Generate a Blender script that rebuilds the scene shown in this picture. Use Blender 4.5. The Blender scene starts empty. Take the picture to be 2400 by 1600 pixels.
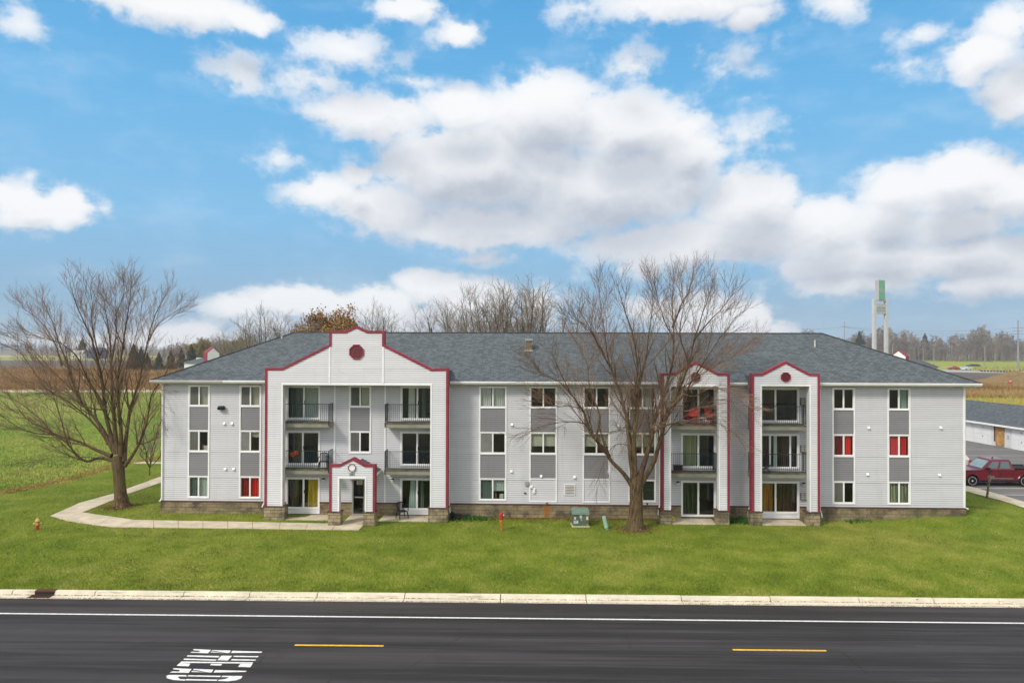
import bpy, math, random
import numpy as np
from mathutils import Vector, Matrix
R = math.radians
C = bpy.context.scene.collection
rnd = random.Random(7)
nr = np.random.default_rng(11)

# ------------------------------------------------------------------ camera model (photo is 2400 x 1600)
H = 10.0
FPX = 1700.0
YAW, TILT, ROLL = R(-1.85), math.atan(16.7 / FPX), 0.0026
_f = Vector((math.sin(YAW), math.cos(YAW), 0)); _r = Vector((math.cos(YAW), -math.sin(YAW), 0)); _z = Vector((0, 0, 1))
_d = _f * math.cos(TILT) + _z * math.sin(TILT); _u = _z * math.cos(TILT) - _f * math.sin(TILT)
CR = _r * math.cos(ROLL) + _u * math.sin(ROLL); CU = _u * math.cos(ROLL) - _r * math.sin(ROLL); CD = _d
CAM = Vector((0, 0, H))
def ray(px, py): return CD + CR * ((px - 1200) / FPX) - CU * ((py - 800) / FPX)
def PY(px, py, Y):                       # a point on the vertical plane y = Y
    r = ray(px, py); return CAM + r * (Y / r.y)
def PZ(px, py, z=0.0):                   # a point on the level z
    r = ray(px, py); return CAM + r * ((z - H) / r.z)
def XX(px, Y): return PY(px, 1000, Y).x
def ZZ(px, py, Y): return PY(px, py, Y).z
cam_d = bpy.data.cameras.new('camera'); cam = bpy.data.objects.new('camera', cam_d); C.objects.link(cam)
M = Matrix((CR, CU, -CD)).transposed().to_4x4(); M.translation = CAM; cam.matrix_world = M
cam_d.sensor_width = 36; cam_d.lens = FPX / 2400 * 36; cam_d.clip_end = 9000; cam_d.clip_start = 0.5
bpy.context.scene.camera = cam

# ------------------------------------------------------------------ mesh builder
class MB:
    def __init__(s): s.v = []; s.f = []; s.m = []
    def add(s, vs, fs, mi=0):
        n = len(s.v); s.v += [tuple(v) for v in vs]; s.f += [tuple(n + i for i in f) for f in fs]; s.m += [mi] * len(fs)
    def quad(s, a, b, c, d, mi=0): s.add([a, b, c, d], [(0, 1, 2, 3)], mi)
    def box(s, x0, x1, y0, y1, z0, z1, mi=0, T=None):
        vs = [Vector(p) for p in ((x0, y0, z0), (x1, y0, z0), (x1, y1, z0), (x0, y1, z0), (x0, y0, z1), (x1, y0, z1), (x1, y1, z1), (x0, y1, z1))]
        if T is not None: vs = [T @ v for v in vs]
        s.add(vs, [(0, 3, 2, 1), (4, 5, 6, 7), (0, 1, 5, 4), (1, 2, 6, 5), (2, 3, 7, 6), (3, 0, 4, 7)], mi)
    def cbox(s, x0, x1, y0, y1, z0, z1, c, mi=0, T=None):          # box with bevelled vertical + top edges
        ring = lambda i, z: [(x0 + c + i, y0 + i, z), (x1 - c - i, y0 + i, z), (x1 - i, y0 + c + i, z), (x1 - i, y1 - c - i, z), (x1 - c - i, y1 - i, z), (x0 + c + i, y1 - i, z), (x0 + i, y1 - c - i, z), (x0 + i, y0 + c + i, z)]
        vs = [Vector(p) for p in ring(0, z0) + ring(0, z1 - c) + ring(c * .7, z1)]
        if T is not None: vs = [T @ v for v in vs]
        fs = [tuple(range(7, -1, -1)), tuple(range(16, 24))]
        for k in (0, 8):
            for i in range(8): j = (i + 1) % 8; fs.append((k + i, k + j, k + 8 + j, k + 8 + i))
        s.add(vs, fs, mi)
    def prism(s, poly, y0, y1, mi=0, T=None):                         # poly of (x, z) extruded in y
        n = len(poly); vs = [Vector((x, y0, z)) for x, z in poly] + [Vector((x, y1, z)) for x, z in poly]
        if T is not None: vs = [T @ v for v in vs]
        s.add(vs, [tuple(range(n)), tuple(range(2 * n - 1, n - 1, -1))] + [(i, n + i, n + (i + 1) % n, (i + 1) % n) for i in range(n)], mi)
    def slab(s, poly, z0, z1, mi=0):                                  # poly of (x, y) extruded in z
        n = len(poly); vs = [(x, y, z0) for x, y in poly] + [(x, y, z1) for x, y in poly]
        s.add(vs, [tuple(range(n - 1, -1, -1)), tuple(range(n, 2 * n))] + [(i, (i + 1) % n, n + (i + 1) % n, n + i) for i in range(n)], mi)
    def tube(s, pts, rads, n=6, mi=0, cap=False):
        pts = [Vector(p) for p in pts]
        if not isinstance(rads, (list, tuple)): rads = [rads] * len(pts)
        vs = []; up = None
        for i, p in enumerate(pts):
            t = (pts[min(i + 1, len(pts) - 1)] - pts[max(i - 1, 0)])
            if t.length < 1e-9: t = Vector((0, 0, 1))
            t.normalize()
            if up is None: up = Vector((1, 0, 0)) if abs(t.x) < .8 else Vector((0, 1, 0))
            a = t.cross(up)
            if a.length < 1e-4: a = t.cross(Vector((0, 1, .3)))
            a.normalize(); b = t.cross(a); up = -b if False else up
            for k in range(n):
                q = 2 * math.pi * k / n; vs.append(p + (a * math.cos(q) + b * math.sin(q)) * rads[i])
        fs = []
        for i in range(len(pts) - 1):
            for k in range(n):
                l = (k + 1) % n; fs.append((i * n + k, i * n + l, (i + 1) * n + l, (i + 1) * n + k))
        if cap: fs += [tuple(range(n - 1, -1, -1)), tuple(range((len(pts) - 1) * n, len(pts) * n))]
        s.add(vs, fs, mi)
    def lathe(s, prof, c=(0, 0, 0), n=14, mi=0, T=None):               # prof of (radius, z)
        vs = []
        for r, z in prof:
            for k in range(n):
                q = 2 * math.pi * k / n; v = Vector((c[0] + r * math.cos(q), c[1] + r * math.sin(q), c[2] + z)); vs.append(T @ v if T is not None else v)
        fs = [(i * n + k, i * n + (k + 1) % n, (i + 1) * n + (k + 1) % n, (i + 1) * n + k) for i in range(len(prof) - 1) for k in range(n)]
        fs += [tuple(range(n - 1, -1, -1)), tuple(range((len(prof) - 1) * n, len(prof) * n))]
        s.add(vs, fs, mi)
    def build(s, name, mats, parent=None, world=True, smooth=False, uv=False):
        me = bpy.data.meshes.new(name)
        off = Vector((0, 0, 0))
        if world:
            q = parent
            while q is not None: off += q.location; q = q.parent
        me.from_pydata([(v[0] - off.x, v[1] - off.y, v[2] - off.z) for v in s.v], [], s.f)
        if not isinstance(mats, (list, tuple)): mats = [mats]
        for m in mats: me.materials.append(m)
        if len(mats) > 1: me.polygons.foreach_set('material_index', s.m)
        if smooth: me.polygons.foreach_set('use_smooth', [True] * len(s.f))
        me.update()
        if uv: planar_uv(me, off)
        o = bpy.data.objects.new(name, me); C.objects.link(o)
        if parent is not None: o.parent = parent
        return o
def planar_uv(me, off):                                                # metres along the level and the slope of every face
    l = me.uv_layers.new(name='UVMap'); z = Vector((0, 0, 1))
    for p in me.polygons:
        n = p.normal
        u = z.cross(n)
        if u.length < .05: u = Vector((1, 0, 0)); v = Vector((0, 1, 0))
        else: u.normalize(); v = n.cross(u)
        for li in p.loop_indices:
            c = me.vertices[me.loops[li].vertex_index].co + off
            l.data[li].uv = (c.dot(u), c.dot(v))
def tag(o, label=None, cat=None, group=None, kind=None):
    if label: o['label'] = label
    if cat: o['category'] = cat
    if group: o['group'] = group
    if kind: o['kind'] = kind
    return o
def empty(name, loc=(0, 0, 0), rz=0.0, label=None, cat=None, group=None):
    o = bpy.data.objects.new(name, None); C.objects.link(o); o.location = loc; o.rotation_euler = (0, 0, rz); o.empty_display_size = .3
    return tag(o, label, cat, group)
def copy_tree(o, parent=None):
    c = o.copy(); C.objects.link(c); c.parent = parent
    for k in [q for q in bpy.data.objects if q.parent == o]: copy_tree(k, c)
    return c
def structure(o): o['kind'] = 'structure'; return o
def from_np(name, v, f, mats, parent=None, mi=None):                # v (n,3), f (m,3 or 4)
    me = bpy.data.meshes.new(name); k = f.shape[1]
    me.vertices.add(len(v)); me.vertices.foreach_set('co', v.astype(np.float32).ravel())
    me.loops.add(f.size); me.loops.foreach_set('vertex_index', f.astype(np.int32).ravel())
    me.polygons.add(len(f)); me.polygons.foreach_set('loop_start', np.arange(0, f.size, k, dtype=np.int32)); me.polygons.foreach_set('loop_total', np.full(len(f), k, dtype=np.int32))
    if not isinstance(mats, (list, tuple)): mats = [mats]
    for m in mats: me.materials.append(m)
    if mi is not None: me.polygons.foreach_set('material_index', mi.astype(np.int32))
    me.update(calc_edges=True); o = bpy.data.objects.new(name, me); C.objects.link(o)
    if parent is not None: o.parent = parent
    return o

# ------------------------------------------------------------------ materials
class NT:
    def __init__(s, t): s.t = t; t.nodes.clear()
    def n(s, typ, **k):
        q = s.t.nodes.new(typ)
        for a, b in k.items():
            if a.startswith('i_'): q.inputs[a[2:].replace('_', ' ')].default_value = b
            else: setattr(q, a, b)
        return q
    def l(s, a, b): s.t.links.new(a, b)
    def sock(s, inp, v):
        if isinstance(v, bpy.types.NodeSocket): s.l(v, inp)
        else: inp.default_value = v
    def math(s, op, a, b=0.0, clamp=False):
        q = s.n('ShaderNodeMath', operation=op, use_clamp=clamp); s.sock(q.inputs[0], a); s.sock(q.inputs[1], b); return q.outputs[0]
    def mix(s, fac, a, b, typ='MIX'):
        q = s.n('ShaderNodeMix', data_type='RGBA', blend_type=typ); s.sock(q.inputs[0], fac); s.sock(q.inputs[6], a if isinstance(a, bpy.types.NodeSocket) else (*a, 1)); s.sock(q.inputs[7], b if isinstance(b, bpy.types.NodeSocket) else (*b, 1)); return q.outputs[2]
    def noise(s, vec, scale, detail=4, rough=.55, dist=0.0):
        q = s.n('ShaderNodeTexNoise'); q.inputs['Scale'].default_value = scale; q.inputs['Detail'].default_value = detail; q.inputs['Roughness'].default_value = rough; q.inputs['Distortion'].default_value = dist
        if vec is not None: s.l(vec, q.inputs['Vector'])
        return q.outputs['Fac']
    def map(s, v, a, b, c=0.0, d=1.0, smooth=True):
        q = s.n('ShaderNodeMapRange', interpolation_type='SMOOTHSTEP' if smooth else 'LINEAR'); s.sock(q.inputs[0], v)
        for i, x in enumerate((a, b, c, d)): q.inputs[i + 1].default_value = x
        return q.outputs[0]
    def scale(s, vec, sc):
        q = s.n('ShaderNodeMapping'); s.l(vec, q.inputs[0]); q.inputs['Scale'].default_value = sc; return q.outputs[0]
    def coord(s, k='Object'): return s.n('ShaderNodeTexCoord').outputs[k]
    def pos(s): return s.n('ShaderNodeNewGeometry').outputs['Position']
def newmat(name):
    m = bpy.data.materials.new(name); m.use_nodes = True; nt = NT(m.node_tree)
    o = nt.n('ShaderNodeOutputMaterial'); b = nt.n('ShaderNodeBsdfPrincipled'); nt.l(b.outputs[0], o.inputs[0]); return m, nt, b
def fin(nt, b, col, rough=.8, bump=None, bs=.3, bd=.02, metal=0, spec=.3):
    nt.sock(b.inputs['Base Color'], col if isinstance(col, bpy.types.NodeSocket) else (*col, 1)); nt.sock(b.inputs['Roughness'], rough); b.inputs['Metallic'].default_value = metal; b.inputs['Specular IOR Level'].default_value = spec
    if bump is not None:
        q = nt.n('ShaderNodeBump'); q.inputs['Strength'].default_value = bs; q.inputs['Distance'].default_value = bd; nt.l(bump, q.inputs['Height']); nt.l(q.outputs[0], b.inputs['Normal'])
def sc(c, k): return tuple(min(1, x * k) for x in c)
def mat(name, col, rough=.8, var=.12, scale=3.0, bump=0, metal=0, spec=.3, col2=None, detail=5):
    m, nt, b = newmat(name); p = nt.pos(); n = nt.noise(p, scale, detail)
    c = nt.mix(nt.map(n, .3, .7), sc(col, 1 - var), col2 or sc(col, 1 + var))
    fin(nt, b, c, rough, n if bump else None, bump, .02, metal, spec); return m

def m_siding(name, col):
    m, nt, b = newmat(name); p = nt.pos()
    big = nt.noise(nt.scale(p, (.35, .35, .9)), 1.0, 5); streak = nt.noise(nt.scale(p, (2.2, 2.2, .18)), 1.0, 5, .65); fine = nt.noise(nt.scale(p, (.7, .7, 7.9)), 1, 2)
    c = nt.mix(nt.map(big, .35, .7), col, sc(col, .93)); c = nt.mix(nt.map(streak, .5, .78, 0, .55), c, (col[0] * .74, col[1] * .73, col[2] * .66)); sq = nt.n('ShaderNodeSeparateXYZ'); nt.l(p, sq.inputs[0]); cell = nt.n('ShaderNodeTexWhiteNoise', noise_dimensions='2D'); cx_ = nt.n('ShaderNodeCombineXYZ'); nt.l(nt.math('FLOOR', nt.math('DIVIDE', nt.math('ADD', sq.outputs[0], nt.math('MULTIPLY', nt.math('FLOOR', nt.math('DIVIDE', sq.outputs[2], .254)), 1.37)), 3.66)), cx_.inputs[0]); nt.l(nt.math('FLOOR', nt.math('DIVIDE', sq.outputs[2], .254)), cx_.inputs[1]); nt.l(cx_.outputs[0], cell.inputs['Vector']); c = nt.mix(nt.math('MULTIPLY', cell.outputs['Value'], .55), c, sc(col, .88)); c = nt.mix(nt.map(fine, .3, .75, 0, .3), c, sc(col, .85))
    fin(nt, b, c, .55, None); return m
SIDE = m_siding('vinyl_siding', (.66, .665, .70)); SIDEL = m_siding('bright_vinyl_siding', (.76, .765, .79)); PANEL = m_siding('dark_grey_siding', (.25, .25, .265))
GROOVE = mat('shaded_siding_groove', (.28, .28, .30), .8, .1)  # groove dirt, set dark to strengthen the weak shadow under each lap
WHITE = mat('white_trim', (.86, .86, .86), .5, .05, 1.5); DULL = mat('weathered_white_metal', (.55, .54, .50), .6, .12, 1.2)
RED = mat('maroon_trim', (.26, .035, .055), .55, .12, 2.0)
OXBL = mat('oxblood_louver', (.13, .014, .018), .5, .2, 6); LEDGE = mat('brown_ledge', (.11, .055, .045), .7, .25, 3)
def m_shingle():
    m, nt, b = newmat('asphalt_shingles'); uv = nt.coord('UV')
    def br(sx, sy, off):
        mp = nt.n('ShaderNodeMapping'); nt.l(uv, mp.inputs[0]); mp.inputs['Location'].default_value = (off, 0, 0)
        q = nt.n('ShaderNodeTexBrick'); nt.l(mp.outputs[0], q.inputs['Vector']); q.inputs['Scale'].default_value = 1; q.inputs['Brick Width'].default_value = sx; q.inputs['Row Height'].default_value = sy; q.inputs['Mortar Size'].default_value = .012; q.inputs['Mortar Smooth'].default_value = .2; q.inputs['Bias'].default_value = 0
        q.inputs['Color1'].default_value = (0, 0, 0, 1); q.inputs['Color2'].default_value = (1, 1, 1, 1); q.inputs['Mortar'].default_value = (.2, .2, .2, 1); q.offset = .37; return q
    q = br(.30, .16, 0); q2 = br(.19, .16, 3.3)
    n = nt.noise(uv, .35, 4); g = nt.noise(uv, 60, 2)
    t = nt.math('ADD', nt.math('MULTIPLY', q.outputs['Color'], .55), nt.math('MULTIPLY', q2.outputs['Color'], .45))
    c = nt.mix(nt.map(t, .15, .85), (.072, .088, .100), (.135, .160, .175)); c = nt.mix(nt.map(n, .35, .7, 0, .12), c, (.075, .088, .10)); c = nt.mix(nt.math('MULTIPLY', q.outputs['Fac'], .75), c, (.02, .022, .025)); c = nt.mix(nt.map(g, .3, .7, 0, .25), c, (.14, .15, .15))
    fin(nt, b, c, .9, t, .2, .01, spec=.2); return m
SHING = m_shingle()
def m_stone(name, a, bcol, stain=False, bw=.4, bh=.2, mo=.014):
    m, nt, b = newmat(name); uv = nt.coord('UV'); p = nt.pos()
    q = nt.n('ShaderNodeTexBrick'); nt.l(uv, q.inputs['Vector']); q.inputs['Scale'].default_value = 1; q.inputs['Brick Width'].default_value = bw; q.inputs['Row Height'].default_value = bh; q.inputs['Mortar Size'].default_value = mo; q.inputs['Mortar Smooth'].default_value = .5
    q.inputs['Color1'].default_value = (*a, 1); q.inputs['Color2'].default_value = (*bcol, 1); q.inputs['Mortar'].default_value = (.10, .09, .07, 1); q.inputs['Bias'].default_value = .1
    n = nt.noise(p, 1.1, 6, .6); n2 = nt.noise(p, 9, 5, .7)
    c = nt.mix(nt.map(n, .40, .66, 0, .85), q.outputs['Color'], (.06, .05, .036)); c = nt.mix(nt.map(n2, .4, .8, 0, .6), c, (.30, .27, .20)); c = nt.mix(nt.map(nt.noise(p, .6, 3), .52, .7, 0, .45), c, (.11, .13, .05))
    if stain:
        S = stain; v = nt.n('ShaderNodeVectorMath', operation='DISTANCE'); mp = nt.n('ShaderNodeMapping'); nt.l(p, mp.inputs[0]); mp.inputs['Scale'].default_value = (1, 0, .55); nt.l(mp.outputs[0], v.inputs[0]); v.inputs[1].default_value = (S[0], 0, S[2] * .55)
        w = nt.math('ADD', v.outputs['Value'], nt.math('MULTIPLY', nt.math('SUBTRACT', nt.noise(p, 4, 4), .5), .3)); c = nt.mix(nt.map(w, .10, .34, .85, 0), c, (.34, .125, .025))
    h = nt.math('ADD', nt.math('MULTIPLY', q.outputs['Fac'], -.8), n2); fin(nt, b, c, .95, h, .9, .03, spec=.15); return m
def m_glass():
    m = bpy.data.materials.new('window_glass'); m.use_nodes = True; nt = NT(m.node_tree); o = nt.n('ShaderNodeOutputMaterial'); mx = nt.n('ShaderNodeMixShader'); t = nt.n('ShaderNodeBsdfTransparent'); g = nt.n('ShaderNodeBsdfGlossy'); ge = nt.n('ShaderNodeNewGeometry'); dt = nt.n('ShaderNodeVectorMath', operation='DOT_PRODUCT'); nt.l(ge.outputs['Normal'], dt.inputs[0]); nt.l(ge.outputs['Incoming'], dt.inputs[1]); fz_ = nt.math('MULTIPLY_ADD', nt.math('POWER', nt.math('SUBTRACT', 1.0, nt.math('ABSOLUTE', dt.outputs['Value'])), 5), .9); fz_.node.inputs[2].default_value = .07
    t.inputs[0].default_value = (.88, .92, .90, 1); g.inputs['Roughness'].default_value = .02; g.inputs['Color'].default_value = (.9, .95, .95, 1); nt.l(fz_, mx.inputs[0]); nt.l(t.outputs[0], mx.inputs[1]); nt.l(g.outputs[0], mx.inputs[2]); nt.l(mx.outputs[0], o.inputs[0]); return m
GLASS = m_glass()
def m_tint(name, col, k=.35):                                          # glass behind an insect screen or dark tint
    m, nt, b = newmat(name); b.inputs['Base Color'].default_value = (*col, 1); b.inputs['Roughness'].default_value = .12; b.inputs['Specular IOR Level'].default_value = .5; return m
DKGLASS = m_tint('car_glass', (.02, .035, .04))
CONC = mat('concrete', (.58, .50, .37), .9, .16, 1.2, .25); CURBM = mat('kerb_concrete', (.66, .60, .47), .9, .1, 1.6, .25)
BLK = mat('black_metal', (.02, .03, .03), .45, .2, 5); RAILM = mat('green_black_railing', (.025, .045, .048), .4, .2, 5)
DECK = mat('weathered_deck_boards', (.11, .10, .07), .9, .4, 2.5, .3, col2=(.20, .19, .13)); FASC = mat('weathered_fascia', (.42, .41, .34), .8, .3, 1.4, col2=(.22, .22, .16))
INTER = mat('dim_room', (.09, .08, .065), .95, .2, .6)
def rnd_col(name, cols, rough=.8, trans=0.0, posn=.5, scale=.25):       # colour varies per blade / leaf and in drifts over the ground
    m, nt, b = newmat(name); g = nt.n('ShaderNodeNewGeometry'); r = nt.n('ShaderNodeValToRGB'); n = nt.noise(g.outputs['Position'], scale, 4)
    f = nt.math('ADD', nt.math('MULTIPLY', g.outputs['Random Per Island'], 1 - posn), nt.math('MULTIPLY', nt.map(n, .3, .7), posn)); nt.l(f, r.inputs[0])
    e = r.color_ramp.elements; e[0].position = .1; e[0].color = (*cols[0], 1); e[1].position = .9; e[1].color = (*cols[-1], 1)
    for i, c in enumerate(cols[1:-1]): q = e.new(.1 + .8 * (i + 1) / (len(cols) - 1)); q.color = (*c, 1)
    fin(nt, b, r.outputs[0], rough, spec=.15)
    return m
# ------------------------------------------------------------------ sky (world): NISHITA air plus cumulus in directions of the sky
SUNV = Vector((-.62, -.60, .78)).normalized()
w = bpy.data.worlds.new('World'); bpy.context.scene.world = w; w.use_nodes = True; nt = NT(w.node_tree)
def azel(px, py): r = ray(px, py).normalized(); return math.degrees(math.atan2(r.x, r.y)), math.degrees(math.asin(r.z))
D = 2400 / 2352
CL = [  # cx, cy, rx, ry (as seen in the photo, 2352 wide), weight
 (400, 10, 270, 80, 1.0), (560, 45, 110, 45, .9), (50, 50, 70, 60, .5), (180, -30, 120, 50, .7),
 (940, 20, 110, 50, .85), (1050, 80, 75, 50, .8), (560, 165, 90, 55, .6), (790, 120, 150, 60, .62), (700, 190, 120, 45, .5), (960, 190, 60, 25, .4),
 (1600, -10, 330, 75, 1.0), (1720, 40, 90, 45, .9), (1330, 30, 80, 50, .5), (1930, 10, 110, 50, .6), (1450, 150, 80, 60, .55), (1690, 150, 90, 45, .38), (1720, 222, 60, 16, .3),
 (2240, 130, 130, 90, .8), (2330, 210, 110, 100, .9), (2110, 75, 70, 40, .5), (2320, 60, 120, 70, .7), (2080, 150, 60, 30, .35),
 (850, 270, 200, 75, 1.0), (1060, 250, 160, 70, .9), (1250, 260, 190, 120, 1.15), (1450, 290, 190, 110, 1.1), (1570, 350, 150, 90, .95), (1100, 380, 330, 130, 1.2), (1400, 430, 320, 120, 1.15),
 (760, 440, 130, 60, .8), (880, 480, 190, 75, .95), (1130, 520, 330, 75, 1.0), (820, 400, 60, 40, .8), (640, 360, 60, 35, .45), (1720, 310, 90, 60, .45), (1560, 300, 100, 50, .9),
 (2200, 515, 200, 70, .9), (1720, 470, 170, 110, 1.0), (1880, 520, 170, 90, 1.0), (2050, 440, 130, 90, .95), (2200, 420, 180, 95, 1.15), (2330, 440, 130, 90, 1.1), (2020, 520, 140, 90, .9), (1600, 560, 400, 75, 1.0), (2000, 600, 330, 70, 1.0), (2250, 590, 220, 75, 1.0), (1960, 650, 260, 45, .8), (2260, 650, 180, 40, .8), (1500, 600, 180, 50, .6),
 (60, 470, 110, 80, 1.0), (150, 480, 85, 65, .95), (10, 440, 60, 50, .8), (240, 480, 30, 30, .4), (60, 400, 30, 20, .4),
 (560, 700, 130, 50, .75), (700, 690, 190, 50, .95), (860, 700, 140, 55, .95), (990, 660, 100, 55, 1.1), (1090, 690, 130, 70, 1.05), (1000, 740, 260, 55, .95), (1240, 700, 70, 60, .6), (620, 740, 220, 40, .45), (1110, 592, 70, 22, .55),
 (430, 770, 150, 45, .9), (300, 790, 190, 35, .85), (540, 780, 80, 30, .6), (140, 780, 160, 22, .5),
 (1600, 720, 160, 60, .95), (1700, 735, 110, 60, 1.1), (1500, 710, 120, 45, .7), (1780, 760, 60, 30, .8)]
grp = bpy.data.node_groups.new('cloud_field', 'ShaderNodeTree'); grp.interface.new_socket('P', in_out='INPUT', socket_type='NodeSocketVector'); grp.interface.new_socket('F', in_out='OUTPUT', socket_type='NodeSocketFloat')
g = NT(grp); gi = g.n('NodeGroupInput'); go = g.n('NodeGroupOutput'); cur = None
for cx, cy, rx, ry, wt in CL:
    if wt < .66: wt, rx, ry = wt * .82, rx * 1.35, ry * 1.25
    a, e = azel(cx * D, cy * D); a2, _ = azel((cx + 50) * D, cy * D); _, e2 = azel(cx * D, (cy - 50) * D)
    ra = abs(a2 - a) * rx / 50; re = abs(e2 - e) * ry / 50
    s1 = g.n('ShaderNodeVectorMath', operation='SUBTRACT'); g.l(gi.outputs[0], s1.inputs[0]); s1.inputs[1].default_value = (a, e, 0)
    s2 = g.n('ShaderNodeVectorMath', operation='MULTIPLY'); g.l(s1.outputs[0], s2.inputs[0]); s2.inputs[1].default_value = (1 / ra, 1 / re, 0)
    s3 = g.n('ShaderNodeVectorMath', operation='LENGTH'); g.l(s2.outputs[0], s3.inputs[0])
    v = g.math('MULTIPLY_ADD', s3.outputs['Value'], -wt); v.node.inputs[2].default_value = wt
    if cur is None: cur = v
    else:
        q = g.n('ShaderNodeMath', operation='SMOOTH_MAX'); g.l(cur, q.inputs[0]); g.l(v, q.inputs[1]); q.inputs[2].default_value = .18; cur = q.outputs[0]
g.l(cur, go.inputs[0])
tc = nt.n('ShaderNodeTexCoord').outputs['Generated']; sx = nt.n('ShaderNodeSeparateXYZ'); nt.l(tc, sx.inputs[0])
az = nt.math('MULTIPLY', nt.math('ARCTAN2', sx.outputs[0], sx.outputs[1]), 180 / math.pi); el = nt.math('MULTIPLY', nt.math('ARCSINE', sx.outputs[2]), 180 / math.pi)
cmb = nt.n('ShaderNodeCombineXYZ'); nt.l(az, cmb.inputs[0]); nt.l(el, cmb.inputs[1]); P = cmb.outputs[0]
def nz(vec, s, det, ro, sy=1.35):
    q = nt.n('ShaderNodeTexNoise'); q.inputs['Scale'].default_value = s; q.inputs['Detail'].default_value = det; q.inputs['Roughness'].default_value = ro; nt.l(nt.scale(vec, (1, sy, 1)), q.inputs['Vector']); return q
wn = nz(P, .22, 5, .6); ws = nt.n('ShaderNodeVectorMath', operation='SUBTRACT'); nt.l(wn.outputs['Color'], ws.inputs[0]); ws.inputs[1].default_value = (.5, .5, .5)
wm = nt.n('ShaderNodeVectorMath', operation='MULTIPLY'); nt.l(ws.outputs[0], wm.inputs[0]); wm.inputs[1].default_value = (3.6, 2.2, 0)
PW = nt.n('ShaderNodeVectorMath', operation='ADD'); nt.l(P, PW.inputs[0]); nt.l(wm.outputs[0], PW.inputs[1])
def field(off):
    ad = nt.n('ShaderNodeVectorMath', operation='ADD'); nt.l(PW.outputs[0], ad.inputs[0]); ad.inputs[1].default_value = off
    gr = nt.n('ShaderNodeGroup'); gr.node_tree = grp; nt.l(ad.outputs[0], gr.inputs[0])
    ad2 = nt.n('ShaderNodeVectorMath', operation='ADD'); nt.l(P, ad2.inputs[0]); ad2.inputs[1].default_value = off
    f1 = nz(ad2.outputs[0], .42, 10, .60).outputs['Fac']
    return gr.outputs[0], f1
b0, n0 = field((0, 0, 0)); b1, n1 = field((-.5, 1.1, 0)); b2, _ = field((-.4, 3.0, 0))
F0 = nt.math('ADD', b0, nt.math('MULTIPLY', nt.math('SUBTRACT', n0, .52), 1.25)); F1 = nt.math('ADD', b1, nt.math('MULTIPLY', nt.math('SUBTRACT', n1, .52), 1.25))
dens = nt.math('MULTIPLY', nt.map(F0, -.03, .36, 0, 1), nt.map(b0, -.05, .55, .38, 1))
lit = nt.math('SUBTRACT', F0, F1)                                          # thick above / sunward -> shaded
shade = nt.math('ADD', nt.map(b2, -.08, .95, 0, .76), nt.map(lit, .12, -.45, 0, .26, False)); shade = nt.math('MULTIPLY', shade, nt.map(b0, -.1, .35, .25, 1))
shade = nt.math('MULTIPLY', shade, 1.0, True)
ccol = nt.mix(shade, (.74, .75, .765), (.385, .425, .495))
sky = nt.n('ShaderNodeTexSky'); sky.sky_type = 'NISHITA'; sky.sun_disc = False; sky.sun_elevation = math.asin(SUNV.z); sky.sun_rotation = math.atan2(SUNV.x, SUNV.y); sky.air_density = 1.0; sky.dust_density = .6; sky.ozone_density = 1.6
ns = nt.n('ShaderNodeVectorMath', operation='SCALE'); nt.l(sky.outputs[0], ns.inputs[0]); ns.inputs[3].default_value = .09
ramp = nt.n('ShaderNodeValToRGB'); nt.l(nt.math('DIVIDE', el, 40, True), ramp.inputs[0]); e = ramp.color_ramp.elements
e[0].position = 0; e[0].color = (.27, .42, .56, 1); e[1].position = 1; e[1].color = (.05, .25, .50, 1)
for p_, c_ in ((.08, (.215, .37, .53)), (.25, (.18, .42, .655)), (.45, (.125, .385, .66)), (.64, (.08, .32, .61))): q = e.new(p_); q.color = (*c_, 1)
blue = nt.mix(.9, ns.outputs[0], ramp.outputs[0])
thin = nt.map(nz(P, .16, 5, .6, 2.2).outputs['Fac'], .45, .8, 0, .20); blue = nt.mix(thin, blue, (.62, .70, .80))
fac = nt.math('MULTIPLY', dens, nt.map(el, 24, 30, 1, .9)); fc = nt.mix(fac, blue, ccol)
# overhead and behind the camera: broken bright overcast
ov = nt.map(nt.noise(nt.scale(tc, (1, 1, 2)), 2.2, 6), .25, .5); out = nt.map(nt.math('ABSOLUTE', az), 42, 60, 0, 1); outf = nt.math('MAXIMUM', out, nt.map(el, 29, 40, 0, 1))
fc = nt.mix(nt.math('MULTIPLY', nt.math('MULTIPLY', outf, ov), .85), fc, (.92, .90, .87))
bg = nt.n('ShaderNodeBackground'); nt.l(fc, bg.inputs[0]); bg.inputs[1].default_value = 1.0; wo = nt.n('ShaderNodeOutputWorld'); nt.l(bg.outputs[0], wo.inputs[0])
w.cycles.sampling_method = 'MANUAL'; w.cycles.sample_map_resolution = 512
sl = bpy.data.lights.new('sun', 'SUN'); sl.energy = 2.1; sl.angle = R(11); sl.color = (1, .92, .82); so = bpy.data.objects.new('sun', sl); C.objects.link(so); so.rotation_euler = SUNV.to_track_quat('Z', 'Y').to_euler(); so.location = (-30, -20, 60)
vs = bpy.context.scene.view_settings; vs.view_transform = 'Standard'; vs.look = 'None'; vs.exposure = 0.38; vs.gamma = 1.0
cy = bpy.context.scene.cycles; cy.max_bounces = 6; cy.diffuse_bounces = 3; cy.glossy_bounces = 3; cy.transparent_max_bounces = 12; cy.caustics_reflective = False; cy.caustics_refractive = False

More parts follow.
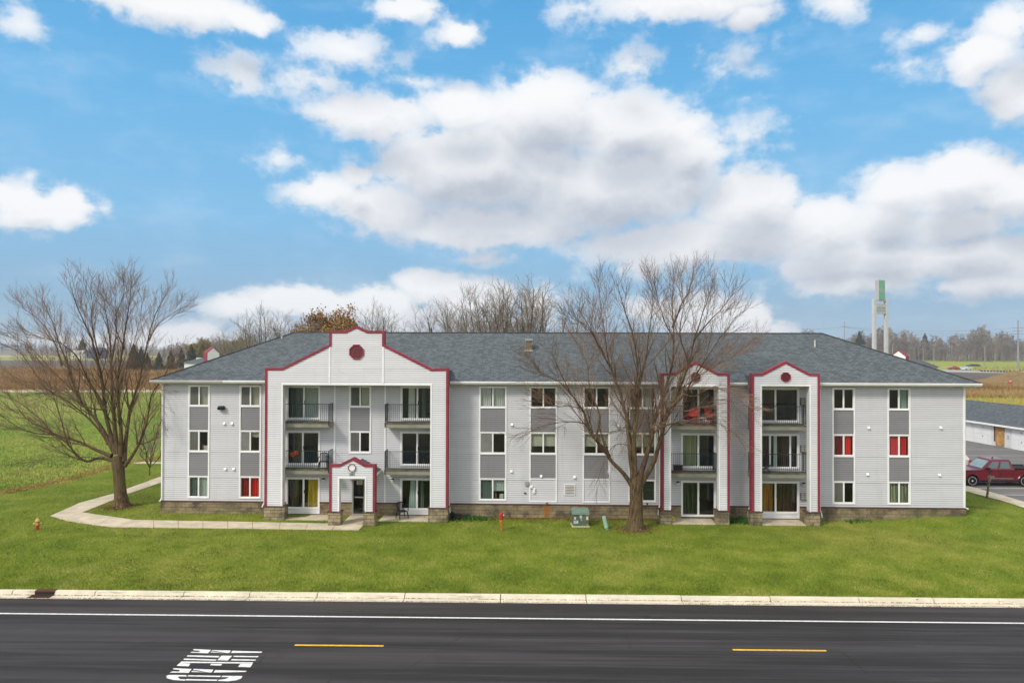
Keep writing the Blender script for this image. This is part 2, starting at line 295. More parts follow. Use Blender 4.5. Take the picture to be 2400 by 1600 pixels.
# ------------------------------------------------------------------ ground, lawn, road
ZR = -.40                                                            # road level
wl0, wl1 = PZ(0, 1436.7, ZR), PZ(2400, 1459.7, ZR)
RDIR = (wl1 - wl0); RDIR.z = 0; RDIR.normalize(); RN = Vector((-RDIR.y, RDIR.x, 0)); RO = Vector((0, 0, 0)) + RN * wl0.dot(RN)    # white edge line
def rd(s, t, z=ZR): p = RO + RDIR * s + RN * t; return Vector((p.x, p.y, z))         # t > 0 is towards the building
def tt(p): return (p - RO).dot(RN)
t_gut = tt(PZ(1200, 1412.0, ZR)); t_back = t_gut + .62
def sm(a, b, v): q = max(0, min(1, (v - a) / (b - a))); return q * q * (3 - 2 * q)
def berm(x, y): return .36 * sm(17.5, 25.5, x) * (1 - sm(26.7, 29.2, x)) * sm(39.8, 42.9, y) * (1 - sm(45, 48, y)) + .07 * (1 - sm(-13.5, -12.5, x)) * sm(-26, -22, x) * sm(41, 42.9, y) * (1 - sm(44, 46, y))
def gz(x, y):
    t = (Vector((x, y, 0)) - RO).dot(RN) - t_back; q = max(0, min(1, t / 7.5)); return -.27 + .27 * q * q * (3 - 2 * q) + berm(x, y)
def PG(px, py):
    z = 0.0
    for _ in range(8): p = PZ(px, py, z); z = gz(p.x, p.y)
    return p
def m_ground(name, cols, sc1, sc2, rough=.95, bump=.4, stretch=(1, 1, 1)):
    m, nt, b = newmat(name); p = nt.scale(nt.pos(), stretch); a = nt.noise(p, sc1, 6, .6); f = nt.noise(p, sc2, 4, .7)
    c = nt.mix(nt.map(a, .35, .65), cols[0], cols[1]); c = nt.mix(nt.map(f, .35, .7, 0, .7), c, cols[2]); c = nt.mix(nt.map(nt.noise(p, sc1 * .23, 3), .5, .68, 0, .5), c, cols[3])
    fin(nt, b, c, rough, f, bump, .05, spec=.1); return m
GRG = m_ground('lawn_soil_and_grass', ((.14, .195, .022), (.22, .26, .034), (.085, .13, .015), (.30, .27, .07)), .35, 9)
FLD = m_ground('rough_meadow', ((.15, .24, .035), (.28, .32, .06), (.11, .18, .025), (.34, .32, .10)), .12, 2.5, stretch=(1, .5, 1))
BRN = m_ground('brown_brush', ((.33, .15, .035), (.24, .13, .05), (.16, .08, .03), (.34, .24, .07)), .05, 1.2, stretch=(1, .35, 1))
PLG = m_ground('ploughed_soil', ((.12, .10, .085), (.16, .13, .11), (.08, .07, .06), (.15, .14, .08)), .05, 1.0, stretch=(1, .4, 1))
YGR = m_ground('pale_green_field', ((.26, .32, .04), (.33, .34, .07), (.2, .24, .05), (.36, .33, .12)), .02, .4, stretch=(1, .4, 1))
FARM = m_ground('far_farmland', ((.23, .20, .10), (.17, .17, .09), (.12, .11, .08), (.30, .26, .15)), .006, .05, stretch=(1, .5, 1))
GRV = mat('pale_gravel', (.55, .50, .42), .95, .15, .4, .2); DRY = mat('dry_leaf_strip', (.36, .27, .08), .95, .4, 3, .4, col2=(.20, .19, .04))
b_ = MB(); ys = [-400, 12, 28, t_back + 27.0, 34, 40, 80, 300, 900, 3500]
for i in range(len(ys) - 1):
    for x0, x1 in ((-3500, -200), (-200, 200), (200, 3500)):
        z = lambda y: -.75 if y < 30 else (-.45 if y < 45 else -.05)
        b_.quad((x0, ys[i], z(ys[i])), (x1, ys[i], z(ys[i])), (x1, ys[i + 1], z(ys[i + 1])), (x0, ys[i + 1], z(ys[i + 1])))
structure(b_.build('ground', FARM))
b_ = MB(); ts = [t_back + k for k in (0, .5, 1, 1.5, 2, 2.5, 3, 3.5, 4, 4.5, 5, 5.5, 6, 6.5, 7, 7.5, 8, 8.5, 9, 9.5, 10, 10.5, 11, 11.5, 12, 12.5, 13, 13.5, 14, 14.5, 15, 16, 17, 18, 19, 20, 22, 34)]; ss = [-80 + i for i in range(161)]
for i in range(len(ts) - 1):
    for j in range(len(ss) - 1):
        q = [rd(ss[j], ts[i], 0), rd(ss[j + 1], ts[i], 0), rd(ss[j + 1], ts[i + 1], 0), rd(ss[j], ts[i + 1], 0)]
        b_.quad(*[(v.x, v.y, gz(v.x, v.y)) for v in q])
lawn = structure(b_.build('lawn', GRG))
def m_asphalt(name, base, bands, lo=.62, hi=1.6):
    m, nt, b = newmat(name); p = nt.pos(); al = nt.n('ShaderNodeVectorRotate', rotation_type='Z_AXIS'); nt.l(p, al.inputs['Vector']); al.inputs['Angle'].default_value = -math.atan2(RDIR.y, RDIR.x)
    st = nt.noise(nt.scale(al.outputs[0], (.035, 1.1, 1)), 1.0, 6, .62); st2 = nt.noise(nt.scale(al.outputs[0], (.12, 5, 1)), 1.0, 5, .7); sp = nt.noise(p, 45, 3, .8); bl = nt.noise(p, .5, 5)
    c = nt.mix(nt.map(st, .36, .66), sc(base, lo), sc(base, hi)); c = nt.mix(nt.map(st2, .45, .75, 0, bands), c, sc(base, 1.9)); c = nt.mix(nt.map(sp, .5, .8, 0, .5), c, sc(base, 2.6)); c = nt.mix(nt.map(bl, .5, .75, 0, .35), c, sc(base, .7)); c = nt.mix(nt.map(nt.noise(nt.scale(al.outputs[0], (.25, 1, 1)), 1.7, 7, .7), .62, .72, 0, .35), c, sc(base, 2.6)); vo = nt.n('ShaderNodeTexVoronoi', feature='DISTANCE_TO_EDGE'); nt.l(nt.scale(al.outputs[0], (.16, .30, 1)), vo.inputs['Vector']); vo.inputs['Scale'].default_value = 1.0; wv = nt.math('ADD', vo.outputs['Distance'], nt.math('MULTIPLY', nt.math('SUBTRACT', nt.noise(p, 2, 5), .5), .06)); c = nt.mix(nt.math('MULTIPLY', nt.map(nt.math('ABSOLUTE', wv), .0, .006, .55, 0), nt.map(bl, .45, .6)), c, sc(base, .35))
    fin(nt, b, c, .85, sp, .4, .01, spec=.25); return m
ASP = m_asphalt('dark_asphalt', (.034, .032, .033), .9); SHO = m_asphalt('shoulder_asphalt', (.038, .034, .034), .25); LOT = m_asphalt('worn_lot_asphalt', (.16, .155, .15), .12, .85, 1.15)
def strip(s0, s1, t0, t1, z, n=1): 
    b = MB()
    for i in range(n):
        a = s0 + (s1 - s0) * i / n; c = s0 + (s1 - s0) * (i + 1) / n; b.quad(rd(a, t0, z), rd(c, t0, z), rd(c, t1, z), rd(a, t1, z))
    return b
structure(strip(-120, 120, -14, .35, ZR, 8).build('road', ASP)); structure(strip(-120, 120, .354, t_gut, ZR - .006, 8).build('road_shoulder', SHO))
PAINT = mat('white_road_paint', (.74, .74, .72), .7, .14, 9); YEL = mat('yellow_road_paint', (.72, .42, .04), .7, .18, 9)
structure(strip(-120, 120, -.055, .055, ZR + .005, 4).build('edge_line_marking', PAINT))
tb = tt(PZ(0, 1601.5, ZR)); structure(strip(-120, 120, tb - .12, tb, ZR + .005, 4).build('near_lane_line_marking', PAINT))
yel = MB()
for (xa, ya, xb, yb) in ((677, 1480.5, 881, 1482.5), (1683, 1491.3, 1898, 1493.5)):
    p, q = PZ(xa * D, ya * D, ZR), PZ(xb * D, yb * D, ZR); z = ZR + .005; hw = .06
    yel.add([(p - RN * hw)[:2] + (z,), (q - RN * hw)[:2] + (z,), (q + RN * hw)[:2] + (z,), (p + RN * hw)[:2] + (z,)], [(0, 1, 2, 3)])
structure(yel.build('centre_dash_marking', YEL))
A = [  # strokes of the word AHEAD, read on the road surface
 [(1068, 423), (1163, 427), (1147, 446), (1048, 442), (1058, 438), (1095, 439), (1104, 432), (1064, 429)], [(1170, 428), (1273, 431), (1263, 445), (1243, 444), (1188, 434), (1166, 432)], [(1164, 436), (1236, 445), (1160, 441)], [(1282, 432), (1447, 437), (1440, 443), (1272, 444)],
 [(1035, 457), (1210, 461), (1204, 469), (1029, 464)], [(1016, 475), (1194, 480), (1189, 487), (1011, 482)], [(1222, 459), (1280, 460), (1255, 486), (1197, 484)], [(1290, 460), (1426, 462), (1420, 468), (1285, 466)], [(1278, 478), (1412, 481), (1407, 487), (1272, 485)],
 [(1000, 491), (1397, 496), (1390, 503), (993, 498.5)], [(991, 499), (1050, 502), (1040, 518), (973, 515)], [(1165, 504), (1225, 505), (1218, 514), (1158, 512)], [(1325, 504), (1392, 504), (1380, 523), (1312, 521)],
 [(958, 528), (1057, 532), (1040, 554), (935, 552), (950, 546), (985, 547), (994, 538), (953, 534)], [(1068, 532), (1177, 536), (1166, 552), (1146, 551), (1090, 540), (1064, 538)], [(1060, 543), (1138, 551), (1054, 549)], [(1187, 538), (1360, 543), (1352, 549), (1177, 552)],
 [(930, 565), (1025, 566), (1030, 574), (988, 573), (981, 578), (992, 588), (1025, 590), (1017, 597), (955, 593), (920, 583), (917, 571)], [(1038, 567), (1218, 570), (1212, 577), (1032, 573)], [(1028, 588), (1200, 591), (1194, 598), (1020, 595)], [(1226, 570), (1337, 571), (1329, 585), (1302, 595), (1255, 600), (1200, 598), (1205, 592), (1242, 588), (1262, 580), (1252, 577), (1219, 577)]]
ah = MB()
for poly in A: ah.add([PZ(x / 2.352, 1340 + y / 2.352, ZR + .005) for x, y in poly], [tuple(range(len(poly)))])
structure(ah.build('word_marking', PAINT))
_nt = NT.__new__(NT); _nt.t = CURBM.node_tree; _b = [n for n in CURBM.node_tree.nodes if n.type == 'BSDF_PRINCIPLED'][0]; _old = _b.inputs['Base Color'].links[0].from_socket; _st = _nt.noise(_nt.scale(_nt.pos(), (.5, 9, 3)), 1.0, 6, .75); _nt.l(_nt.mix(_nt.map(_st, .52, .66, 0, .6), _old, (.20, .17, .12)), _b.inputs['Base Color'])
# kerb and gutter pan, cast in lengths
kb = MB(); s = -70.0
while s < 70:
    L = rnd.uniform(2.6, 4.2); e_ = s + L - .035; dz = rnd.uniform(-.006, .006); dt = rnd.uniform(-.012, .012)
    prof = [(0, -.35), (0, .012), (.42, .0), (.45, .03), (.50, .135), (.53, .15), (.66, .15), (.66, -.35)]
    vs_ = [rd(s, t_gut + t + dt, ZR + z + dz) for t, z in prof] + [rd(e_, t_gut + t + dt, ZR + z + dz) for t, z in prof]; n = len(prof)
    if not (PZ(70, 1390, ZR).dot(RDIR) - 1 < s + L / 2 < PZ(140, 1390, ZR).dot(RDIR) - 50): kb.add(vs_, [tuple(range(n)), tuple(range(2 * n - 1, n - 1, -1))] + [(i, n + i, n + (i + 1) % n, (i + 1) % n) for i in range(n)])
    s += L
structure(kb.build('kerb', CURBM))
# storm drain set in the kerb
RUST = mat('rusty_iron', (.20, .065, .03), .8, .4, 8, .4, col2=(.07, .03, .02))
a0, a1 = PZ(80, 1385, ZR + .15).dot(RDIR), PZ(127, 1385, ZR + .15).dot(RDIR); dr = empty('storm_drain', rd((a0 + a1) / 2, t_gut + .4, ZR), math.atan2(RDIR.y, RDIR.x), 'rusty brown storm drain inlet set into the pale kerb', 'storm drain')
hw = (a1 - a0) / 2; q = MB(); q.cbox(-hw, hw, .04, .30, .01, .175, .02); q.build('hood', RUST, dr, False)
q = MB(); q.box(-hw + .04, hw - .04, .005, .038, .03, .125); q.build('throat_shade_block', BLK, dr, False)  # black block stands for the shade inside the inlet opening
q = MB(); q.box(-hw - .05, hw + .05, -.36, -.33, .012, .035); q.box(-hw - .05, hw + .05, -.03, 0, .012, .035)
for i in range(9): x = -hw + i * 2 * hw / 8; q.box(x - .018, x + .018, -.33, -.03, .014, .033)
q.build('grate', RUST, dr, False); q = MB(); q.box(-hw - .04, hw + .04, -.35, -.01, .0125, .0135); q.build('pit_shade_sheet', BLK, dr, False)  # thin black sheet stands for the dark below the grate

# ------------------------------------------------------------------ sheets of ground cover
def sheet(name, pts, z, m, jit=.15, step=1.5, ground=None, kind='structure'):
    P3 = [(ground or PZ)(x, y) for x, y in pts]; out = []
    for i in range(len(P3)):
        a, b = P3[i], P3[(i + 1) % len(P3)]; n = max(1, min(60, int((b - a).length / step)))
        for k in range(n):
            p = a.lerp(b, k / n)
            if jit and k: p = p + Vector((rnd.uniform(-jit, jit), rnd.uniform(-jit, jit), 0))
            out.append((p.x, p.y, (gz(p.x, p.y) if ground else 0) + z))
    q = MB(); q.add(out, [tuple(range(len(out)))]); o = q.build(name, m); o['kind'] = kind; return o
z6 = lambda x, y: (x / 2.4125, 600 + y / 2.4125)
z1 = lambda x, y: (360 + x / 3.016, 740 + y / 3.016); z2 = lambda x, y: (600 + x / 3.016, 740 + y / 3.016); z3 = lambda x, y: (1040 + x / 3.016, 740 + y / 3.016); z4 = lambda x, y: (1440 + x / 3.016, 740 + y / 3.016); z5 = lambda x, y: (1900 + x / 3.016, 740 + y / 3.016)
zp = lambda x, y: (760 + x / 8.25, 1060 + y / 8.25); zt = lambda x, y: (2240 + x / 11.2, 1060 + y / 11.2); zb = lambda x, y: (1920 + x / 4.9, 640 + y / 4.9)
field_edge = [z6(-400, 1410), z6(0, 1335), z6(150, 1310), z6(370, 1262), z6(640, 1183), z6(912, 1138), z6(1000, 1118)]
sheet('meadow', field_edge + [(900, 1000), (900, 916.5), (-400, 916.5)], .006, FLD, .3, 2)
sheet('dry_leaf_strip', [z6(-400, 1412), z6(0, 1337), z6(150, 1311), z6(370, 1263), z6(640, 1184), z6(912, 1139), z6(912, 1150), z6(640, 1196), z6(380, 1278), z6(150, 1324), z6(0, 1346), z6(-400, 1424)], .010, DRY, .18, .6)
sheet('gravel_track', [(-600, 918.5), (900, 919), (900, 914.5), (-600, 914)], .012, GRV, .4, 4)
sheet('brush_field', [(-900, 914), (1150, 914.5), (1150, 862), (-900, 860)], .004, BRN, 1, 8)
sheet('gravel_road_beyond', [(-600, 900.3), (170, 900.5), (190, 899), (-600, 898)], .02, GRV, .5, 6)
sheet('ploughed_field', [(-900, 861), (1150, 863), (1150, 845), (-900, 843)], .008, PLG, 2, 15)
sheet('green_strip_field', [(-900, 843.5), (500, 845), (500, 838), (-900, 836)], .03, YGR, 2, 30)
sheet('stubble_field', [(-900, 836), (700, 838), (700, 833.5), (-900, 832)], .05, mat('pale_stubble', (.42, .36, .22), .95, .2, .01), 2, 40)
# right side
sheet('pale_green_field', [(1700, 843.5), (2900, 844.5), (2900, 871), (1700, 866)], .012, YGR, 2, 20)
sheet('far_road', [(1700, 865), (2230, 866.5), (2300, 869.5), (2900, 874), (2900, 878.5), (2300, 873.5), (2215, 871.5), (1700, 870)], .03, mat('pale_far_road', (.35, .35, .35), .9, .15, .05), .3, 10)
sheet('bare_soil', [(1700, 871), (2215, 872), (2300, 874), (2900, 879), (2900, 900), (1700, 900)], .016, PLG, 1.2, 6)
sheet('brush_slope', [(1700, 899), (2330, 898), (2900, 890), (2900, 935), (1700, 930)], .020, BRN, 1, 4)
sheet('yellow_grass_bank', [(1700, 930), (2240, 931), (2330, 930), (2900, 934), (2900, 990), (1700, 970)], .024, m_ground('yellow_bank', ((.38, .34, .07), (.30, .31, .06), (.22, .16, .05), (.42, .28, .10)), .1, 1.5), .6, 3)
sheet('parking_lot', [(1700, 1000), (2900, 1000), (2900, 1310), zt(1792, 1302), zt(1140, 1110), zt(480, 930), zt(232, 872), (2200, 1120), (1700, 1100)], .028, LOT, 0)
sheet('right_walk', [zt(232, 870), zt(480, 928), zt(1140, 1110), zt(1792, 1302), (2700, 1262), (2700, 1300), zt(1792, 1465), zt(1150, 1260), zt(860, 1190), zt(232, 1018), (2200, 1125)], .045, CONC, 0)
ln = MB()
for (xa, ya), (xb, yb) in ((zt(490, 926), zt(1792, 936)), (zt(1100, 1104), zt(1792, 1112)), (zt(640, 775), zt(1290, 775))):
    p, q = PZ(xa, ya, .034), PZ(xb + 60, yb, .034); ln.quad((p.x, p.y - .05, .034), (q.x, p.y - .05, .034), (q.x, p.y + .05, .034), (p.x, p.y + .05, .034))
structure(ln.build('parking_line_marking', PAINT))
# walkways (slabs with joints)
def walk(name, near, far, z=.03, thick=.06):
    q = MB(); n = len(near)
    for i in range(n - 1):
        a, b, c, d = near[i], near[i + 1], far[i + 1], far[i]; L = (Vector(b) - Vector(a)).length; k = max(1, round(L / 1.5))
        for j in range(k):
            t0, t1 = j / k + .012 / max(L / k, .1) / k, (j + 1) / k - .012 / max(L / k, .1) / k; dz = rnd.uniform(-.004, .004)
            P4 = [Vector(a).lerp(Vector(b), t0), Vector(a).lerp(Vector(b), t1), Vector(d).lerp(Vector(c), t1), Vector(d).lerp(Vector(c), t0)]
            zz_ = [gz(v.x, v.y) for v in P4]; top = [(v.x, v.y, h + z + dz) for v, h in zip(P4, zz_)]; bot = [(v.x, v.y, h + z - thick) for v, h in zip(P4, zz_)]
            q.add(bot + top, [(4, 5, 6, 7), (0, 1, 5, 4), (1, 2, 6, 5), (2, 3, 7, 6), (3, 0, 4, 7)])
    return structure(q.build(name, CONC))
G = lambda p: tuple(PG(*p))
walk('front_walkway', [G(z6(285, 1470)), G(z6(380, 1497)), G(z6(540, 1522)), G(z6(640, 1533)), G(z1(0, 1497)), G(z1(700, 1505)), G(z1(1450, 1516))], [G(z6(465, 1450)), G(z6(520, 1458)), G(z6(640, 1475)), G(z6(760, 1492)), G(z1(0, 1446)), G(z1(700, 1458)), G(z1(1490, 1474))])
walk('side_walkway', [G(z6(465, 1450)), G(z6(600, 1396)), G(z6(720, 1346)), G(z6(912, 1281)), G(z6(1150, 1200))], [G(z6(285, 1470)), G(z6(450, 1396)), G(z6(640, 1344)), G(z6(912, 1246)), G(z6(1150, 1166))])
walk('back_walkway', [G(z6(750, 1172)), G(z6(1150, 1174))], [G(z6(760, 1164)), G(z6(1150, 1166))])
# ------------------------------------------------------------------ the apartment building
Y0 = 43.1
XL, XR = XX(z1(62, 0)[0], Y0), XX(z5(1085, 0)[0], Y0)
EZ, SOF, RZ, OV = 8.05, 7.86, 11.05, .5
WD = 12.0                                                             # building depth
bld = empty('apartment_building', ((XL + XR) / 2, Y0, 0), 0, 'long three-storey apartment building with light grey siding, maroon-trimmed gables and a grey hip roof', 'apartment building')
STONE = m_stone('split_face_blocks', (.36, .285, .17), (.26, .20, .115), stain=PY(1040 + 728 / 3.016, 740 + 1372 / 3.016, Y0), bw=.42, bh=.21, mo=.008)
PIERS = m_stone('pier_blocks', (.42, .35, .225), (.33, .26, .15), bw=.42, bh=.205)

def bands(z0, z1, extra, c, g, zb):
    k0 = math.floor((z0 - zb) / c); zs = {z0, z1}
    k = k0
    while zb + k * c < z1:
        for q in (zb + k * c, zb + k * c + g):
            if z0 < q < z1: zs.add(q)
        k += 1
    for e in extra:
        if z0 < e < z1: zs.add(e)
    zs = sorted(zs); return [(a, b) for a, b in zip(zs, zs[1:]) if b - a > 1e-4]
def siding(mb, xl, xr, z0, z1, Y, holes=(), extra=(), c=.127, g=.022, lip=.016, mi=0, gi=1, along='x', sgn=1):
    """lap siding with real grooves; xl, xr numbers or functions of z; Y is the wall plane"""
    fl = xl if callable(xl) else (lambda z, v=xl: v); fr_ = xr if callable(xr) else (lambda z, v=xr: v); zb = 0.80
    ex = list(extra) + [h[2] for h in holes] + [h[3] for h in holes]
    def P(x, y, z): return (x, y, z) if along == 'x' else (y, x, z)
    for a, b in bands(z0, z1, ex, c, g, zb):
        m = (a + b) / 2; ph = (m - zb) % c; base = m - ph; gr = ph < g
        yy = (lambda z: Y + .010 * sgn) if gr else (lambda z: Y - sgn * lip * (1 - (z - base - g) / (c - g)))
        ea, eb = a + 1e-4, b - 1e-4; iv = [(fl(ea), fr_(ea), fl(eb), fr_(eb))]
        if iv[0][1] <= iv[0][0] and iv[0][3] <= iv[0][2]: continue
        for hx0, hx1, hz0, hz1 in holes:
            if hz0 < m < hz1:
                nv = []
                for la, ra, lb, rb in iv:
                    if hx1 <= min(la, lb) or hx0 >= max(ra, rb): nv.append((la, ra, lb, rb)); continue
                    if hx0 > la or hx0 > lb: nv.append((la, min(hx0, ra), lb, min(hx0, rb)))
                    if hx1 < ra or hx1 < rb: nv.append((max(hx1, la), ra, max(hx1, lb), rb))
                iv = nv
        for la, ra, lb, rb in iv:
            mb.quad(P(la, yy(a), a), P(ra, yy(a), a), P(rb, yy(b), b), P(lb, yy(b), b), gi if gr else mi)
            if gr:
                mb.quad(P(la, Y, a), P(ra, Y, a), P(ra, Y + .010 * sgn, a), P(la, Y + .010 * sgn, a), gi)
                mb.quad(P(lb, Y + .010 * sgn, b), P(rb, Y + .010 * sgn, b), P(rb, Y - sgn * lip, b), P(lb, Y - sgn * lip, b), gi)

# ---- openings
ROW = {3: (6.45, 7.76), 2: (3.72, 5.05), 1: (.965, 2.31)}
def colx(f, a, b): return XX(f(a, 0)[0], Y0), XX(f(b, 0)[0], Y0)
COLS = {'A': (*colx(z1, 245, 398), (3, 2, 1)), 'B': (*colx(z1, 607, 762), (3, 2, 1)), 'C': (*colx(z2, 657, 815), (3, 2)), 'D': (*colx(z3, 249, 445), (3, 2, 1)), 'E': (*colx(z3, 605, 802), (3, 2)), 'F': (*colx(z3, 982, 1178), (3, 2)), 'G': (XX(z3(1306, 0)[0], Y0), XX(z4(296, 0)[0], Y0), (3, 2, 1)), 'H': (*colx(z5, 151, 313), (3, 2, 1)), 'I': (*colx(z5, 541, 705), (3, 2, 1))}
CREAM = (.55, .53, .45)
CW = {'A3': ('screen', 'blind'), 'A2': ('screen', 'dark_items'), 'A1': ('teal', 'pale'), 'B3': ('screen', 'blind'), 'B2': ('screenl', 'halfdark'), 'B1': ('darkred', 'red'), 'C3': ('screen', 'blind'), 'C2': ('screen', 'dark'), 'D3': ('curt', 'curt'), 'D2': ('screenl', 'dark'), 'D1': ('teal', 'pale_items'), 'E3': ('dark', 'dark'), 'E2': ('half', 'half'), 'F3': ('black', 'black'), 'F2': ('half', 'half'), 'G3': ('dark', 'curt'), 'G2': ('half', 'halfyel'), 'G1': ('dark', 'slats'), 'H3': ('dark', 'black'), 'H2': ('darkred', 'red'), 'H1': ('screen', 'black'), 'I3': ('dark', 'mist'), 'I2': ('rose', 'red'), 'I1': ('stripe', 'stripe')}
def fabric(name, col, col2=None, sx=18, rough=.9, var=.1):
    m, nt, b = newmat(name); p = nt.pos()
    if col2: n = nt.noise(nt.scale(p, (sx, sx, .25)), 1, 3); c = nt.mix(nt.map(n, .42, .58), col, col2)
    else: n = nt.noise(nt.scale(p, (3, 3, .6)), 1, 3); c = nt.mix(n, sc(col, 1 - var), sc(col, 1 + var))
    fin(nt, b, c, rough, spec=.1); return m
FB = {'blind': fabric('beige_blind', (.44, .43, .36)), 'teal': fabric('grey_green_curtain', (.11, .145, .135)), 'pale': fabric('pale_curtain', (.40, .45, .43)), 'curt': fabric('light_grey_curtain', (.50, .52, .50)), 'red': fabric('red_curtain', (.72, .02, .02), (.55, .012, .02), 2), 'darkred': fabric('dark_red_curtain', (.26, .012, .02), (.16, .008, .015), 3), 'rose': fabric('rose_red_curtain', (.55, .045, .06)),
      'mist': fabric('frosted_green_film', (.22, .30, .26), (.34, .40, .38), 2), 'stripe': fabric('green_tan_curtain', (.08, .12, .08), (.30, .30, .20), 7), 'yel': fabric('yellow_print_curtain', (.62, .42, .03), (.40, .30, .05), 5), 'olive': fabric('olive_print_curtain', (.15, .13, .035), (.06, .06, .025), 5), 'orange': fabric('amber_curtain', (.42, .19, .03), (.14, .06, .02), 9), 'brown': fabric('brown_curtain', (.065, .032, .018), (.03, .016, .01), 9), 'green': fabric('green_vertical_blind', (.015, .026, .012), (.07, .08, .05), 9), 'sage': fabric('yellow_green_sheer', (.34, .36, .20), (.24, .27, .15), 5), 'aqua': fabric('aqua_white_curtain', (.36, .48, .43), (.50, .58, .54), 9), 'white': fabric('white_curtain', (.60, .62, .58))}
SCREEN = mat('insect_screen', (.115, .115, .105), .75, .12, 1.5); SCREENL = mat('pale_insect_screen', (.19, .19, .18), .75, .12, 1.5)
def folds(q, x0, x1, z0, z1, Y, amp=.03, per=.11, taper=0):
    n = max(4, int((x1 - x0) / .018)); xm = (x0 + x1) / 2
    for i in range(n):
        a, b = x0 + (x1 - x0) * i / n, x0 + (x1 - x0) * (i + 1) / n; ya, yb = Y + amp * math.sin(6.283 * a / per), Y + amp * math.sin(6.283 * b / per)
        ta, tb_ = xm + (a - xm) * (1 - taper), xm + (b - xm) * (1 - taper); q.quad((a, ya, z0), (b, yb, z0), (tb_, yb, z1), (ta, ya, z1))
def pane(par, kind, x0, x1, z0, z1, Y):
    h = z1 - z0
    if kind in ('screen', 'screenl'): q = MB(); q.box(x0, x1, Y - .006, Y - .002, z0, z1); q.build('insect_screen', SCREEN if kind == 'screen' else SCREENL, par)
    if kind != 'screen' and kind != 'screenl': q = MB(); q.quad((x0, Y, z0), (x1, Y, z0), (x1, Y, z1), (x0, Y, z1)); q.build('pane', GLASS, par)
    q = MB()
    if kind == 'blind': folds(q, x0, x1, z0, z1, Y + .10, .004, .05); q.build('blind', FB['blind'], par)
    elif kind in ('half', 'halfyel', 'halfdark'):
        folds(q, x0, x1, z0 + h * (.34 if kind != 'halfdark' else .72), z1, Y + .10, .004, .05); q.build('blind', FB['sage' if kind == 'halfyel' else 'blind'], par)
    elif kind in ('teal', 'pale', 'curt', 'red', 'darkred', 'rose', 'mist', 'stripe'): folds(q, x0, x1 - (.06 if kind in ('red', 'curt') else 0), z0, z1, Y + .10, .018, .13); q.build('curtain', FB[kind], par)
    elif kind in ('dark_items', 'pale_items'):
        if kind == 'pale_items': folds(q, x0, x1, z0 + h * .4, z1, Y + .12, .01); q.build('curtain', FB['pale'], par)
        q = MB(); q.cbox(x0 + .08, x0 + .2, Y + .1, Y + .2, z0, z0 + .32, .02); q.build('sill_item', mat('amber_jar', (.30, .10, .04), .3), par); q = MB(); q.cbox(x1 - .3, x1 - .05, Y + .1, Y + .25, z0, z0 + .26, .02); q.build('sill_item', FB['pale'], par)
    elif kind == 'slats':
        for i in range(14): z = z0 + h * i / 14; q.box(x0, x1, Y + .08, Y + .10, z, z + .02)
        q.build('blind', FB['teal'], par)
holes = []
def frame_boxes(q, x0, x1, z0, z1, w, ya, yb): q.box(x0, x0 + w, ya, yb, z0, z1); q.box(x1 - w, x1, ya, yb, z0, z1); q.box(x0 + w, x1 - w, ya, yb, z1 - w, z1); q.box(x0 + w, x1 - w, ya, yb, z0, z0 + w)
for k, (x0, x1, fl_) in COLS.items():
    top, bot = ROW[3][1], ROW[fl_[-1]][0]
    if k in 'EF': bot = .93
    holes.append((x0 + .01, x1 - .01, bot + .01, top - .01))
    t = MB(); tw = .085
    t.box(x0, x0 + tw, Y0 - .045, Y0 + .02, bot, top); t.box(x1 - tw, x1, Y0 - .045, Y0 + .02, bot, top)
    cuts = []
    for f in fl_: cuts += [ROW[f][1], ROW[f][0]]
    t.box(x0 + tw, x1 - tw, Y0 - .045, Y0 + .02, top - .07, top)
    for f in fl_:
        z0_, z1_ = ROW[f]; t.box(x0 + tw, x1 - tw, Y0 - .05, Y0 + .02, z0_, z0_ + .085)
        if f != 3: t.box(x0 + tw, x1 - tw, Y0 - .045, Y0 + .02, z1_ - .07, z1_)
    if k in 'EF': t.box(x0 + tw, x1 - tw, Y0 - .045, Y0 + .02, bot, bot + .07); t.box(x0 + tw, x1 - tw, Y0 - .045, Y0 + .02, 2.25, 2.33)
    t.build('window_trim', WHITE, bld)
    for f in fl_:                                                        # windows
        z0_, z1_ = ROW[f][0] + .085, ROW[f][1] - .07; a, b = x0 + tw, x1 - tw; q = MB(); frame_boxes(q, a, b, z0_, z1_, .035, Y0 - .02, Y0 + .05); m = (a + b) / 2
        q.box(m - .04, m + .04, Y0 - .03, Y0 + .04, z0_ + .035, z1_ - .035); fr = q.build('window', WHITE, bld); L_, R_ = CW[k + str(f)]
        pane(fr, L_, a + .035, m - .04, z0_ + .035, z1_ - .035, Y0 + .012); pane(fr, R_, m + .04, b - .035, z0_ + .035, z1_ - .035, Y0 + .03)
    below = {3: ROW[2][1], 2: ROW[1][1]}
    for f in (3, 2):                                                     # grey spandrels between the windows
        if f == 2 and fl_[-1] == 2 and k not in 'EF': continue
        hi = ROW[f][0]; lo = below[f] if f == 3 or k not in 'EF' else 2.33
        q = MB(); siding(q, x0 + tw, x1 - tw, lo, hi, Y0 - .002); q.build('spandrel_panel', [PANEL, mat('shaded_spandrel_groove', (.11, .11, .115), .8)] if 'SPG' not in globals() else [PANEL, SPG], bld)  # spandrel grooves coloured darker to deepen their lap shadows
        SPG = bpy.data.materials['shaded_spandrel_groove']
    if k in 'EF': q = MB(); siding(q, x0 + tw, x1 - tw, bot + .07, 2.25, Y0 - .002); q.build('lower_siding_panel', [SIDE, GROOVE], bld)

